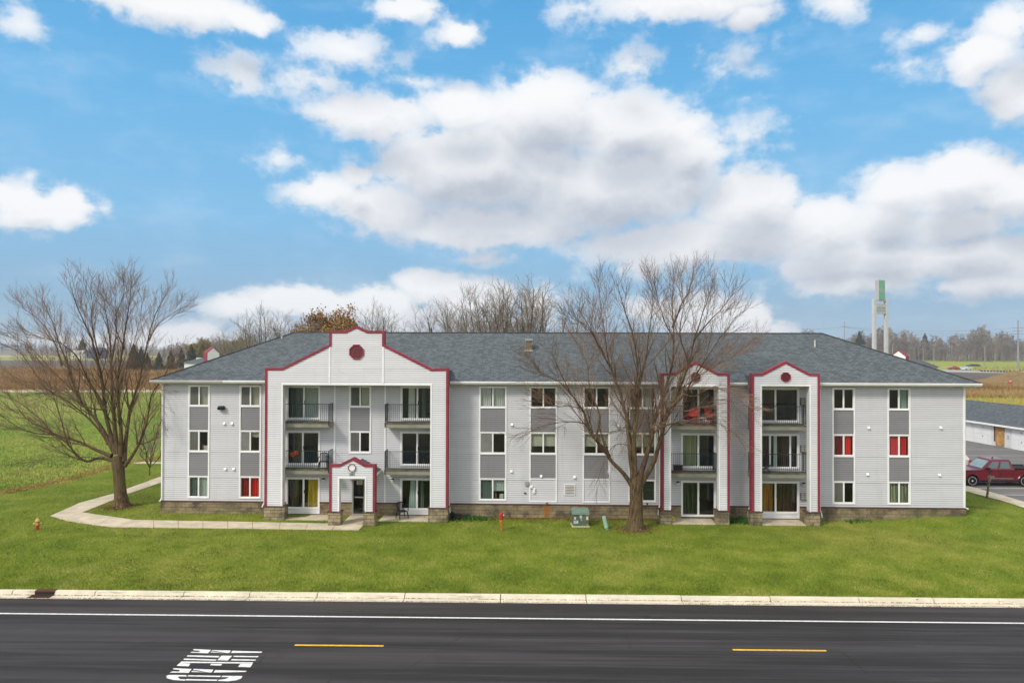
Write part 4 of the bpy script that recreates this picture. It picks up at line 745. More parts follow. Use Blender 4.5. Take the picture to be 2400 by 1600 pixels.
# ------------------------------------------------------------------ bare trees
def perp(v, rg):
    a = Vector((rg.gauss(0, 1), rg.gauss(0, 1), rg.gauss(0, 1))); a = a - v * a.dot(v); return a.normalized()
def sprout(mb, mt, p0, d, L, r, lev, rg, up, cfg):
    n = cfg['seg'][lev]; pts = [p0]; rad = [r]; p = p0.copy(); d = d.copy(); st = L / n
    for i in range(n):
        d = (d + Vector((0, 0, up * .22)) + perp(d, rg) * cfg['wob']).normalized(); p = p + d * st; pts.append(p.copy()); rad.append(r * (1 - .78 * (i + 1) / n))
    (mt if r > cfg['thick'] else mb).tube(pts, rad, 4 if r > .03 else 3)
    if lev + 1 < len(cfg['num']): kids(mb, mt, pts, rad, lev + 1, rg, up, cfg, L)
def kids(mb, mt, pts, rad, lev, rg, up, cfg, L, t0=.18, scale=1.0):
    S = [0]
    for a, b in zip(pts, pts[1:]): S.append(S[-1] + (b - a).length)
    N = max(2, int(S[-1] * cfg['num'][lev])); side = rg.uniform(0, 6.28)
    for k in range(N):
        t = t0 + (1 - t0) * (k + rg.random()) / N; s = t * S[-1]; i = max(j for j in range(len(S) - 1) if S[j] <= s); u = (s - S[i]) / max(1e-6, S[i + 1] - S[i]); p = pts[i].lerp(pts[i + 1], u); d = (pts[i + 1] - pts[i]).normalized(); r = rad[i] + (rad[i + 1] - rad[i]) * u
        side += 2.4; a = Vector((math.cos(side), math.sin(side), rg.uniform(-.3, .3))); a = (a - d * a.dot(d)).normalized(); ang = R(rg.uniform(*cfg['ang']))
        nd = (d * math.cos(ang) + a * math.sin(ang)).normalized(); ll = cfg['len'][lev] * scale * (1.12 - .74 * t) * rg.uniform(.65, 1.25)
        sprout(mb, mt, p, nd, ll, max(cfg['rmin'][lev], min(r * .55, cfg['rmax'][lev])), lev, rg, up, cfg)
def m_bark(name, a, b, c):
    m, nt, bb = newmat(name); p = nt.pos(); n = nt.noise(nt.scale(p, (6, 6, 1.1)), 2.2, 6, .7); n2 = nt.noise(p, .9, 4)
    col = nt.mix(nt.map(n, .35, .65), a, b); col = nt.mix(nt.map(n2, .45, .7, 0, .7), col, c); fin(nt, bb, col, .95, n, .9, .04, spec=.1); return m
BARK = m_bark('grey_brown_bark', (.045, .029, .017), (.18, .12, .068), (.14, .115, .05)); TWIG = m_bark('brown_twigs', (.14, .082, .055), (.27, .18, .12), (.20, .15, .10)); FTWIG = m_bark('grey_twigs', (.19, .165, .14), (.30, .265, .23), (.24, .21, .17))
CFG = dict(seg=[6, 6, 4, 3], num=[0, 2.4, 4.3, 7.8], len=[0, 2.5, 1.35, .66], ang=(16, 40), wob=.09, rmin=[.02, .013, .0085, .0062], rmax=[.1, .04, .016, .009], thick=.028)
def traced_tree(name, base, Yt, zf, limbs, flare, label, seed):
    rg = random.Random(seed); root_ = empty(name, base, 0, label, 'tree'); T, K = MB(), MB()
    bx, by_ = base.x, base.y
    q = [PY(*zf(*p), Yt) for p in flare[0]]; rr = flare[1]
    T.tube(q, rr, 14)
    for k in range(7):                                                     # roots running into the lawn
        a = k * .9 + rg.uniform(-.2, .2); T.tube([base + Vector((0, 0, .45)), base + Vector((math.cos(a) * .28, math.sin(a) * .28, .2)), base + Vector((math.cos(a) * .55, math.sin(a) * .55, .03)), base + Vector((math.cos(a) * .85, math.sin(a) * .85, -.06))], [.16, .13, .08, .04], 6)
    for L in limbs:
        path, r0, dy, up = L['p'], L['r'], L.get('dy', 0), L.get('up', .5); n = len(path); pts = []
        for i, c in enumerate(path): yy = Yt + L.get('y0', 0) + (dy - L.get('y0', 0)) * (i / (n - 1)) ** 1.1; pts.append(PY(*zf(*c), yy))
        fine = [] ; m = 3
        for i in range(n - 1):
            a = pts[max(i - 1, 0)]; b = pts[i]; c = pts[i + 1]; d = pts[min(i + 2, n - 1)]
            for k in range(m):
                t = k / m; fine.append(.5 * ((2 * b) + (c - a) * t + (2 * a - 5 * b + 4 * c - d) * t * t + (3 * b - a - 3 * c + d) * t ** 3) + perp(Vector((0, 0, 1)), rg) * .02)
        fine.append(pts[-1]); N = len(fine); fine = fine[:int(N * .93)]; N = len(fine); rad = [max(.012, r0 * .92 * (1 - .95 * (i / (N - 1)) ** .52)) for i in range(N)]
        T.tube(fine, rad, 8); kids(K, T, fine, rad, 1, rg, up, CFG, 0, L.get('t0', .16), L.get('s', 1.0))
    T.build('trunk', BARK, root_, smooth=True); K.build('crown', TWIG, root_); return root_
L = lambda p, r, dy, up=.5, **k: dict(p=p, r=r, dy=dy, up=up, **k)
b1 = PG(*z6(688, 1418)); YT = b1.y
traced_tree('bare_tree', b1, YT, z6, [
 L([(640, 1155), (560, 1140), (490, 1160), (430, 1125), (380, 1060), (270, 980), (150, 920), (60, 800), (20, 720)], .16, -2.2, .15),
 L([(630, 1130), (540, 1095), (450, 1050), (300, 1000), (240, 930), (150, 860), (60, 790), (-30, 735)], .17, 1.5, .2),
 L([(650, 1110), (575, 975), (510, 885), (440, 790), (385, 620), (330, 480), (300, 380), (250, 270), (205, 190)], .20, 1.8, .45),
 L([(655, 1110), (600, 900), (580, 720), (545, 560), (500, 420), (440, 300), (400, 170), (390, 120)], .19, -1.4, .5),
 L([(665, 1120), (640, 860), (630, 650), (620, 450), (590, 250), (585, 90)], .21, .5, .5),
 L([(685, 1130), (680, 950), (665, 720), (690, 550), (720, 350), (740, 190), (745, 90)], .20, -2.3, .5),
 L([(700, 1160), (722, 960), (735, 860), (790, 700), (825, 520), (880, 330), (950, 200), (985, 120)], .19, 2.4, .5),
 L([(735, 870), (720, 800), (712, 640), (760, 480), (800, 300), (800, 130)], .10, 3.2, .5, y0=.8),
 L([(705, 1185), (770, 1090), (825, 960), (855, 790), (920, 690), (975, 590), (1050, 470)], .15, -2.6, .3),
 L([(610, 1060), (560, 980), (400, 830), (250, 740), (130, 560), (20, 500), (-20, 470)], .12, 3.4, .2),
 L([(600, 860), (500, 700), (430, 560), (310, 480), (150, 440), (70, 390)], .10, -3.0, .3, y0=-.5),
 L([(385, 1065), (340, 900), (290, 760), (250, 640), (180, 540)], .06, -2.6, .5, y0=-.9),
 L([(560, 1140), (440, 1135), (300, 1135), (180, 1165), (80, 1165)], .035, -3.4, -.1, y0=-.6, s=.5),
 L([(350, 620), (300, 470), (220, 360), (130, 290), (110, 250)], .07, 3.2, .5, y0=1.2),
 L([(560, 560), (520, 380), (520, 230), (470, 110)], .07, -3.0, .5, y0=-.6), L([(630, 600), (660, 420), (650, 250), (660, 110)], .07, 2.6, .5, y0=.3), L([(700, 520), (650, 380), (700, 200), (690, 70)], .06, -3.4, .5, y0=-1), L([(835, 480), (900, 380), (1000, 310), (1080, 270)], .06, 3.4, .4, y0=1.6), L([(850, 800), (900, 760), (910, 860), (905, 1000)], .03, -2.8, -.3, y0=-1.4, s=.5),
 L([(440, 790), (300, 650), (180, 520), (60, 440), (0, 440)], .07, 1.8, .3, y0=.5), L([(310, 1010), (200, 1000), (90, 960), (0, 900), (-60, 880)], .06, -3.0, .1, y0=0), L([(600, 870), (480, 850), (360, 760), (250, 780), (120, 700), (0, 640)], .07, 4, .15, y0=0)],
 ([(690, 1420), (688, 1395), (682, 1350), (676, 1280), (672, 1220), (668, 1170), (664, 1130)], [.58, .44, .37, .34, .34, .38, .28]), 'leafless tree rising beside the left end of the apartment building', 3)
z8 = lambda x, y: (1200 + x / 2.24, 580 + y / 2.24)
b2 = PG(*z8(648, 1478)); YT = b2.y
traced_tree('bare_tree', b2, YT, z8, [
 L([(640, 1265), (590, 1190), (520, 1120), (490, 1060), (440, 1010), (400, 930), (370, 850), (310, 770), (270, 690), (240, 620), (200, 540), (165, 480)], .18, -1.8, .35),
 L([(640, 1220), (620, 1080), (615, 940), (590, 850), (560, 740), (520, 640), (470, 540), (420, 440), (360, 340), (300, 240)], .20, 1.8, .45),
 L([(645, 1200), (640, 1000), (655, 900), (650, 780), (660, 640), (640, 480), (600, 350), (560, 220), (540, 150)], .19, -.9, .5),
 L([(665, 1210), (720, 1050), (750, 900), (790, 780), (840, 620), (850, 480), (840, 300), (850, 180), (840, 80)], .20, 2.4, .5),
 L([(680, 1240), (750, 1110), (790, 960), (830, 840), (880, 740), (930, 600), (960, 480), (1000, 350), (1050, 200), (1060, 110)], .20, -2.0, .45),
 L([(830, 840), (900, 770), (980, 640), (1060, 520), (1150, 400), (1240, 280)], .11, -3.0, .3, y0=-1.1),
 L([(760, 960), (820, 930), (900, 910), (1000, 900), (1100, 930), (1200, 1000), (1240, 1040)], .07, -3.6, -.1, y0=-.6, s=.7),
 L([(400, 930), (340, 915), (280, 915), (180, 930), (90, 965), (20, 985)], .055, -2.6, -.15, y0=-1.0, s=.8),
 L([(615, 1040), (570, 1030), (530, 1045), (490, 1110), (455, 1200), (430, 1300)], .04, -1.8, -.6, y0=-.3, s=.5),
 L([(650, 780), (700, 600), (720, 450), (740, 300), (730, 140)], .10, 1.2, .5, y0=-.4),
 L([(560, 740), (510, 600), (485, 450), (465, 300), (450, 120)], .10, 3.4, .5, y0=1.0),
 L([(440, 1010), (460, 880), (410, 740), (390, 600), (330, 480), (250, 380)], .09, 2.0, .4, y0=-.8),
 L([(790, 780), (900, 700), (1050, 620), (1180, 560), (1320, 430)], .09, 3.4, .25, y0=1.2), L([(830, 840), (930, 860), (1060, 800), (1200, 820), (1300, 860)], .05, -3.6, -.05, y0=-1.1, s=.8),
 L([(850, 480), (800, 380), (760, 250), (730, 130)], .07, .4, .5, y0=1.8), L([(845, 420), (890, 300), (940, 200), (950, 90)], .08, 3.6, .5, y0=2.0), L([(960, 480), (1040, 380), (1120, 300), (1150, 210)], .07, -3.8, .45, y0=-1.6), L([(930, 600), (880, 450), (900, 300), (880, 150)], .07, -3.2, .5, y0=-1.4), L([(470, 540), (400, 420), (330, 380), (280, 330)], .06, -1.4, .4, y0=1.1),
 L([(310, 770), (240, 700), (150, 660), (90, 560)], .05, -3.4, .2, y0=-1.3), L([(370, 850), (300, 830), (220, 830), (140, 760)], .045, 1.0, .1, y0=-1.4), L([(700, 1120), (690, 1000), (720, 930), (700, 860), (690, 950), (680, 1040)], .04, -1.6, -.5, y0=-.3, s=.5), L([(640, 1000), (600, 940), (560, 960), (540, 900)], .03, -2, .1, y0=-.4, s=.5), L([(900, 770), (960, 780), (1040, 740), (1130, 760), (1200, 900)], .05, -2.6, -.3, y0=-1.8, s=.7), L([(620, 1080), (640, 980), (600, 900), (610, 980), (630, 1100)], .03, -2.2, -.5, y0=-.5, s=.5)],
 ([(648, 1482), (648, 1450), (650, 1400), (652, 1330), (652, 1280), (655, 1240), (655, 1200)], [.60, .45, .385, .36, .37, .40, .28]), 'leafless tree standing on the lawn in front of the building beside the green utility box', 5)

# ---- bare trees of the background (own prototypes, copied)
def bare_proto(name, hgt, seed, limbs=9, dens=1.0, spread=.33, r0=.28, tw=.022, leaf=None, m1=None, m2=None):
    rg = random.Random(seed); root_ = empty(name, (0, 0, -500)); T, K = MB(), MB(); cfg = dict(seg=[6, 5, 4, 3], num=[0, 1.1 * dens, 2.1 * dens, 3.8 * dens], len=[0, hgt * .23, hgt * .12, hgt * .06], ang=(24, 46), wob=.10, rmin=[.04, tw * 1.4, tw * .9, tw * .65], rmax=[.2, .08, .04, .03], thick=.06)
    fk = hgt * .16; T.tube([(0, 0, -.3), (0, 0, fk * .5), (.05, 0, fk)], [r0 * 1.3, r0, r0 * .95], 8)
    for k in range(limbs):
        a = k * 6.283 / limbs * 1.6 + rg.uniform(-.3, .3); out = hgt * spread * rg.uniform(.25, 1.0); top = hgt * rg.uniform(.9, 1.0) * (1 - .30 * (out / (hgt * spread)) ** 2); pts = [Vector((0, 0, fk * .8))]
        for i in range(1, 8): u = i / 7; pts.append(Vector((math.cos(a) * out * u ** .75 + rg.uniform(-.2, .2), math.sin(a) * out * u ** .75 + rg.uniform(-.2, .2), fk + (top - fk) * u)))
        rad = [max(.03, r0 * .6 * (1 - .9 * i / 7)) for i in range(8)]; T.tube(pts, rad, 5); kids(K, T, pts, rad, 1, rg, .5, cfg, 0, .2)
    T.build('trunk', m1 or BARK, root_, False, smooth=True); K.build('crown', m2 or FTWIG, root_, False)
    if leaf is not None:
        V = np.array(K.v, dtype=np.float32); idx = nr.integers(0, len(V), 60000); P = V[idx] + nr.normal(0, .35, (60000, 3)); keep = P[:, 2] > hgt * .3; P = P[keep]
        from_np('foliage', *leafq(P, .16), leaf, root_)
    return root_
def leafq(P, s):
    n = len(P); a = nr.normal(0, 1, (n, 3)); a /= np.linalg.norm(a, axis=1, keepdims=True); b = np.cross(a, nr.normal(0, 1, (n, 3))); b /= np.linalg.norm(b, axis=1, keepdims=True); sz = s * nr.uniform(.6, 1.3, (n, 1)); a = a * sz; b = b * sz * .6
    v = np.stack([P - a, P + b, P + a, P - b], 1).reshape(-1, 3); f = np.arange(n * 4).reshape(-1, 4); return v, f
def place(o, px, py_base, dist, scale=1.0, rz=None):                      # stands on the level ground at a distance
    p = PZ(px, 1000, 0); r = ray(px, 900); t = dist / r.y; o.location = (CAM.x + r.x * t, dist, 0); o.rotation_euler = (0, 0, rnd.uniform(0, 6.28) if rz is None else rz); o.scale = (scale,) * 3
PA = bare_proto('bare_tree', 17, 21, 17, 1.0, .36); PB_ = bare_proto('bare_tree', 16, 22, 16, 1.0, .44); PC = bare_proto('bare_tree', 14, 23, 17, 1.1, .36)
spots = [(PA, 625, 84, .86, 'tall grey leafless tree behind the left slope of the roof, left of the orange tree'), (PB_, 700, 88, .90, 'spreading leafless tree directly left of the orange-leaved tree behind the roof'), (PC, 585, 95, .78, 'smaller leafless tree farthest left behind the sloping roof edge'),
 (PA, 868, 100, .95, 'faint leafless tree directly right of the orange-leaved tree behind the roof'), (PC, 925, 100, .84, 'low leafless tree behind the roof, right of the maroon-edged gable top'), (PB_, 1090, 78, .98, 'leafless tree at the left side of the clump behind the middle of the roof'), (PA, 1150, 72, .96, 'tall leafless tree in the clump behind the roof, left of its tallest tree'),
 (PC, 1218, 72, 1.18, 'tallest leafless tree in the clump behind the middle of the roof'), (PB_, 1285, 76, 1.08, 'leafless tree at the right side of the clump behind the roof, above the rusty chimney'), (PC, 1345, 90, .85, 'brown leafless tree behind the roof, just left of the big tree on the lawn'), (PA, 540, 130, .8, 'distant leafless tree left of the roof slope, by the far evergreens'), (PB_, 800, 110, .85, 'leafless tree almost hidden behind the entrance gable')]
for i, (pr_, px, dist, s_, lab) in enumerate(spots):
    o = copy_tree(pr_); place(o, px, 0, dist, s_); tag(o, lab, 'tree', 'bare trees behind the building')
ORL = rnd_col('orange_leaves', [(.16, .085, .035), (.31, .165, .05), (.38, .215, .075), (.27, .20, .085)], .7, posn=.3, scale=.8)
og = bare_proto('autumn_tree', 14.0, 31, 18, .9, .40, leaf=ORL); tag(og, 'orange-leaved tree behind the roof beside the entrance gable', 'tree'); place(og, 776, 0, 92, .985, 1.0)
YLL = rnd_col('willow_leaves', [(.20, .17, .05), (.34, .27, .07), (.26, .24, .10)], .7)
yw = bare_proto('willow_tree', 14, 33, 9, .8, .42, leaf=YLL); tag(yw, 'yellowish willow behind the pointed evergreen at far left', 'tree'); place(yw, 468, 0, 330, 1.0, 0); yw2 = copy_tree(yw); place(yw2, 555, 0, 300, 1.0); tag(yw2, 'yellow-brown willow just left of the roof slope', 'tree')
for pr_ in (PA, PB_, PC):                                                    # the prototypes themselves stand in the background too
    px, d_, s_, lab = {PA: (500, 360, .95, 'distant leafless tree between the evergreens and the roof slope'), PB_: (645, 120, .8, 'far leafless tree peeping over the left roof slope behind the taller ones'), PC: (523, 340, 1.0, 'distant leafless tree beside the small red and white gable at left')}[pr_]; place(pr_, px, 0, d_, s_); tag(pr_, lab, 'tree', 'bare trees behind the building')

# ---- evergreens
EVG = rnd_col('evergreen_needles', [(.02, .035, .018), (.045, .07, .03), (.07, .10, .045)], .8, posn=.3, scale=1.0)
def spruce(hgt, wid, seed, n=7000):
    rg = np.random.default_rng(seed); root_ = empty('evergreen_tree', (0, 0, 0)); q = MB(); q.tube([(0, 0, -.2), (0, 0, hgt)], [hgt * .018, .03], 7); q.build('trunk', BARK, root_, False)
    u = rg.uniform(0, 1, n) ** 1.35; tier = np.round(u * 16) / 16; u2 = tier + rg.normal(0, .018, n); a = rg.uniform(0, 6.283, n); lob = 1 + .22 * np.sin(a * 5 + tier * 23) + .1 * np.sin(a * 9 + tier * 51); rr = wid * (1 - tier) ** .75 * lob * np.sqrt(rg.uniform(.08, 1, n)) * (.75 + .5 * rg.uniform(0, 1, 17)[(tier * 16).astype(int)]); z = hgt * (.06 + .94 * u2) - rr * .28
    P = np.stack([rr * np.cos(a), rr * np.sin(a), z], 1); from_np('crown', *leafq(P, hgt * .028), EVG, root_); return root_
S1 = spruce(10, 3.0, 1)
ev = [(448, 863, 320, 1.12, 'tallest pointed evergreen at far left, beside the small white house wall'), (400, 0, 300, .85, 'dark evergreen seen through the left tree, second of the row'), (425, 0, 345, .95, 'dark evergreen just left of the tallest pointed evergreen'), (372, 0, 290, .8, 'dark evergreen behind the upper twigs at the right of the left tree'), (345, 0, 300, .75, 'bushy dark evergreen in the middle of the far row behind the left tree'), (312, 0, 300, 1.1, 'broad dark evergreen leftmost of the far row behind the left tree'), (493, 0, 300, .92, 'dark evergreen directly behind the red and white gable at left'), (536, 0, 280, .72, 'small dark evergreen right of the red and white gable at left'), (330, 0, 320, 1.0, 'dark evergreen next to the broad one behind the left tree'), (193, 0, 700, 1.9, 'lone dark evergreen by the distant farmhouse on the horizon'),
      (2014, 0, 655, 2.5, 'dark pointed evergreen in front of the woods left of the tall roadside sign'), (2168, 0, 735, 2.5, 'dark evergreen crown standing above the woods right of the tall roadside sign'), (1995, 0, 560, 1.4, 'shorter dark evergreen at the left end of the woods by the roof slope')]
for i, (px, _, d_, s_, lab) in enumerate(ev):
    o = S1 if i == 0 else copy_tree(S1); place(o, px, 0, d_, s_); tag(o, lab, 'evergreen tree', 'evergreens in the distance')

# ---- woods (uncountable)
def mini(seed, hgt=20):
    rg = random.Random(seed); q = MB(); q.tube([(0, 0, 0), (rg.uniform(-.4, .4), 0, hgt * .5), (rg.uniform(-.8, .8), 0, hgt * .97)], [.30, .2, .04], 3)
    for k in range(26):
        z = hgt * rg.uniform(.22, .95); a = rg.uniform(0, 6.28); l = hgt * rg.uniform(.12, .3) * (1.25 - z / hgt); d = Vector((math.cos(a) * .7, math.sin(a) * .7, rg.uniform(.5, 1.1))).normalized(); p = Vector((0, 0, z)); e = p + d * l; q.tube([p, e], [.13, .05], 3)
        for j in range(6): f = p.lerp(e, rg.uniform(.2, 1)); g_ = f + (d + perp(d, rg) * .8).normalized() * l * .45; q.tube([f, g_], [.07, .035], 3)
    return np.array(q.v, dtype=np.float32), np.array(q.f, dtype=np.int32)
minis = [mini(i) for i in range(5)]
def woods(name, n, pxr, dr, hr, mats, pw=1, under=0):
    VV, FF, MI, off = [], [], [], 0
    for i in range(n):
        v, f = minis[i % 5]; px = nr.uniform(*pxr); d_ = nr.uniform(*dr); r = ray(px, 830); x = r.x * d_ / r.y; h = nr.uniform(*hr) / 20 * (1 + .16 * math.sin(px * .028) + .08 * math.sin(px * .11)); a = nr.uniform(0, 6.28); c, s_ = math.cos(a), math.sin(a)
        w_ = v * np.array([h * 1.15, h * 1.15, h]); VV.append(np.stack([w_[:, 0] * c - w_[:, 1] * s_ + x, w_[:, 0] * s_ + w_[:, 1] * c + d_, w_[:, 2]], 1)); FF.append(f + off); off += len(v); MI.append(np.full(len(f), i % len(mats)))
    o = from_np(name, np.concatenate(VV), np.concatenate(FF), mats, None, np.concatenate(MI)); o['kind'] = 'stuff'; return o
WM = [mat('woods_' + n_, c, .95, .2, .05) for n_, c in (('grey', (.27, .23, .215)), ('brown', (.25, .195, .16)), ('tan', (.34, .30, .23)), ('plum', (.22, .18, .18)))]  # tones lightened, with some distance haze put into the colour
woods('woods', 620, (1880, 2560), (640, 760), (17, 27), WM)
woods('woods', 220, (1860, 2560), (600, 660), (8, 14), [WM[1], WM[3]])
woods('woods', 420, (-160, 640), (1100, 1500), (11, 17), [WM[0], WM[3]])
woods('woods', 160, (380, 640), (420, 520), (10, 15), [WM[0], WM[1], WM[2]])
woods('woods', 400, (560, 1950), (700, 900), (10, 14), WM)
def blades(name, n, sampler, h, wd, m, lean=.35, z_of=None):
    P = sampler(n); n = len(P); a = nr.uniform(0, 6.283, n); hh = h * nr.uniform(.55, 1.3, n); w_ = wd * nr.uniform(.7, 1.3, n); dx, dy = np.cos(a), np.sin(a); lx, ly = nr.normal(0, lean, n) * hh, nr.normal(0, lean, n) * hh
    z = z_of(P) if z_of else np.zeros(n); v = np.stack([np.stack([P[:, 0] - dx * w_, P[:, 1] - dy * w_, z - .01], 1), np.stack([P[:, 0] + dx * w_, P[:, 1] + dy * w_, z - .01], 1), np.stack([P[:, 0] + lx, P[:, 1] + ly, z + hh], 1)], 1).reshape(-1, 3)
    o = from_np(name, v, np.arange(3 * n).reshape(-1, 3), m); o['kind'] = 'stuff'; return o
def inpoly(P, poly):
    x, y = P[:, 0], P[:, 1]; r = np.zeros(len(P), bool); j = len(poly) - 1
    for i in range(len(poly)):
        xi, yi = poly[i]; xj, yj = poly[j]; c = ((yi > y) != (yj > y)) & (x < (xj - xi) * (y - yi) / (yj - yi + 1e-12) + xi); r ^= c; j = i
    return r
def vgz(P):
    t = (P[:, 0] * RN.x + P[:, 1] * RN.y) - RO.dot(RN) - t_back; q = np.clip(t / 7.5, 0, 1); return -.27 + .27 * q * q * (3 - 2 * q) + np.array([berm(a_, b_) if b_ > 39.8 else 0 for a_, b_ in P])
xy = lambda L_: [(v[0], v[1]) for v in L_]
AV = [[(XL - .1, Y0 - .1), (XR + .1, Y0 - .1), (XR + .1, Y0 + WD), (XL - .1, Y0 + WD)]]
for f_, a, b in ((z2, 205, 520), (z2, 870, 1222), (z4, 408, 722), (z4, 1040, 1360)): xa, xb = XX(f_(a, 0)[0], YF), XX(f_(b, 0)[0], YF); AV.append([(xa, YF), (xb, YF), (xb, Y0), (xa, Y0)])
AV.append([(XX(zp(70, 0)[0], YP), YP - .45), (XX(zp(765, 0)[0], YP), YP - .45), (ex1, Y0), (XX(zp(70, 0)[0], YP), Y0)])
AV += [xy([G(z6(285, 1470)), G(z6(540, 1522)), G(z6(640, 1533)), G(z1(0, 1497)), G(z1(1450, 1516)), G(z1(1490, 1474)), G(z1(0, 1446)), G(z6(760, 1492)), G(z6(640, 1475)), G(z6(465, 1450))]), xy([G(z6(465, 1450)), G(z6(720, 1346)), G(z6(912, 1281)), G(z6(1150, 1200)), G(z6(1150, 1166)), G(z6(912, 1246)), G(z6(640, 1344)), G(z6(450, 1396)), G(z6(285, 1470))])]
RW = [tuple(PZ(*p)[:2]) for p in (zt(232, 872), zt(480, 930), zt(1140, 1112), zt(1792, 1305), (2700, 1262), (2700, 900), (2200, 900), (2200, 1122))]; RWL = [tuple(PZ(*p)[:2]) for p in (zt(232, 1018), zt(860, 1190), zt(1150, 1260), zt(1792, 1465), (2700, 1300), (2700, 900), (2200, 900), (2200, 1125))]
FE = [tuple(PZ(*p)[:2]) for p in field_edge]
def lawn_sampler(n):
    y = 29 + (66 - 29) * nr.uniform(0, 1, n) ** 1.9; x = nr.uniform(-1, 1, n) * y * .80; P = np.stack([x, y], 1); t = x * RN.x + y * RN.y - RO.dot(RN) - t_back; k = (t > .03 + nr.exponential(.02, n))
    for A_ in AV: k &= ~inpoly(P, A_)
    k &= ~inpoly(P, RWL); k &= ~inpoly(P, FE + [(200, 400), (-400, 400), (-400, FE[0][1])]); k &= ~((x > XL) & (x < XR) & (y > Y0)); return P[k]
GRS = rnd_col('lawn_grass_blades', [(.075, .12, .011), (.165, .23, .022), (.25, .31, .036), (.46, .41, .13)], .75, posn=.58, scale=.6)
blades('grass', 620000, lawn_sampler, .075, .011, GRS, .45, vgz)
def meadow_sampler(n):
    y = 46 + 120 * nr.uniform(0, 1, n) ** 2; x = nr.uniform(-1.0, -.3, n) * y * .80; P = np.stack([x, y], 1); return P[inpoly(P, FE + [(200, 168), (-400, 168)])]
blades('tall_meadow_grass', 150000, meadow_sampler, .13, .045, rnd_col('meadow_blades', [(.13, .21, .03), (.22, .31, .05), (.36, .38, .09), (.33, .26, .09)], .8, posn=.55, scale=.09), .3)
def strip_sampler(n):
    k = nr.integers(0, len(FE) - 1, n); u = nr.uniform(0, 1, n); A_ = np.array(FE); p = A_[k] * (1 - u)[:, None] + A_[k + 1] * u[:, None]; return p + nr.normal(0, .28, (n, 2)) + np.array([.1, -.1])
blades('dry_leaves', 16000, strip_sampler, .07, .06, rnd_col('dry_leaf_bits', [(.20, .11, .03), (.42, .30, .08), (.52, .42, .18)], .8, posn=.2), .9)
def px_sampler(pts, ya=None):
    poly = [tuple(PZ(*p)[:2]) for p in pts]; a = np.array(poly); lo, hi = a.min(0), a.max(0)
    def f(n):
        y = lo[1] + (hi[1] - lo[1]) * nr.uniform(0, 1, n) ** 1.5; P = np.stack([nr.uniform(lo[0], hi[0], n), y], 1); return P[inpoly(P, poly)]
    return f
BRB = rnd_col('brush_stems', [(.13, .08, .04), (.28, .16, .06), (.42, .27, .11), (.38, .34, .14)], .9, posn=.55, scale=.03)
blades('tall_brown_brush', 60000, px_sampler([(-60, 912), (700, 912), (700, 866), (-60, 864)]), 1.5, .12, BRB, .3)
blades('tall_brown_brush', 60000, px_sampler([(2100, 932), (2420, 934), (2420, 893), (2330, 898), (2100, 900)]), 1.3, .08, BRB, .3)
blades('yellow_bank_grass', 16000, px_sampler([(2200, 975), (2460, 985), (2420, 932), (2200, 930)]), .5, .05, rnd_col('bank_blades', [(.30, .27, .05), (.42, .38, .09), (.40, .26, .08)], .9, posn=.5, scale=.2), .3)
blades('field_edge_brush', 3500, px_sampler([(2280, 868), (2500, 871), (2500, 856), (2270, 862)]), 1.0, .12, BRB, .3)
# young bare shrub beside the left end wall
BR2 = bare_proto('bare_shrub', 5.0, 44, 9, 2.6, .36, r0=.05, tw=.008); place(BR2, 352, 0, 56, .95); tag(BR2, 'young leafless shrub beyond the left end of the building by the meadow', 'shrub')
# ------------------------------------------------------------------ things on the lawn
PB1 = PG(87.7, 1240.5); HY = mat('hydrant_yellow', (.68, .42, .08), .5, .2, 9, col2=(.62, .50, .18)); HR = mat('hydrant_red', (.38, .045, .02), .5, .2, 9)
hy = empty('fire_hydrant', PB1, R(25), 'small yellow and red fire hydrant on the lawn near the tip of the walkway', 'fire hydrant')
q = MB(); q.lathe([(.13, -.05), (.13, .03), (.085, .04), (.085, .40), (.12, .41), (.12, .44), (.09, .45)], n=16); q.build('barrel', HR, hy, False, smooth=False)
q = MB(); q.lathe([(.115, .44), (.11, .50), (.085, .56), (.05, .60), (.03, .61), (.03, .66), (0, .66)], n=16); q.build('bonnet', HY, hy, False)
Tm = Matrix.Translation((0, 0, .33))
for ang in (-90, 0, 180): q = MB(); q.lathe([(.055, .07), (.055, .13), (.075, .135), (.075, .18), (.03, .185), (.025, .21), (0, .21)], n=12, T=Tm @ Matrix.Rotation(R(ang), 4, 'Z') @ Matrix.Rotation(R(90), 4, 'Y')); q.build('nozzle', HY, hy, False)
q = MB(); q.lathe([(.15, -.04), (.15, .012), (.0, .012)], n=16); q.build('foot_flange', BLK, hy, False)
SPM = mat('rusty_red_orange_pipe', (.42, .09, .02), .7, .5, 6, .2, col2=(.66, .28, .03)); ps = PG(*z3(405, 1517)); sp_ = empty('standpipe', ps, 0, 'rusty red and orange standpipe with a capped head on the lawn', 'standpipe')
q = MB(); q.lathe([(.075, -.05), (.075, .64), (.06, .65)], n=12); q.build('pipe', SPM, sp_, False); q = MB(); q.lathe([(.11, .62), (.12, .66), (.12, .92), (.10, .94), (.10, .98), (.055, 1.0), (.05, 1.05), (0, 1.05)], n=12); q.lathe([(.045, .1), (.045, .2), (0, .2)], n=10, T=Matrix.Translation((0, 0, .78)) @ Matrix.Rotation(R(-75), 4, 'X')); q.build('head', mat('faded_red_head', (.40, .045, .03), .6, .3, 6), sp_, False)
q = MB(); q.lathe([(.035, .1), (.035, .17), (0, .17)], n=8, T=Matrix.Translation((0, 0, .85)) @ Matrix.Rotation(R(90), 4, 'Y')); q.build('side_cap', WHITE, sp_, False)
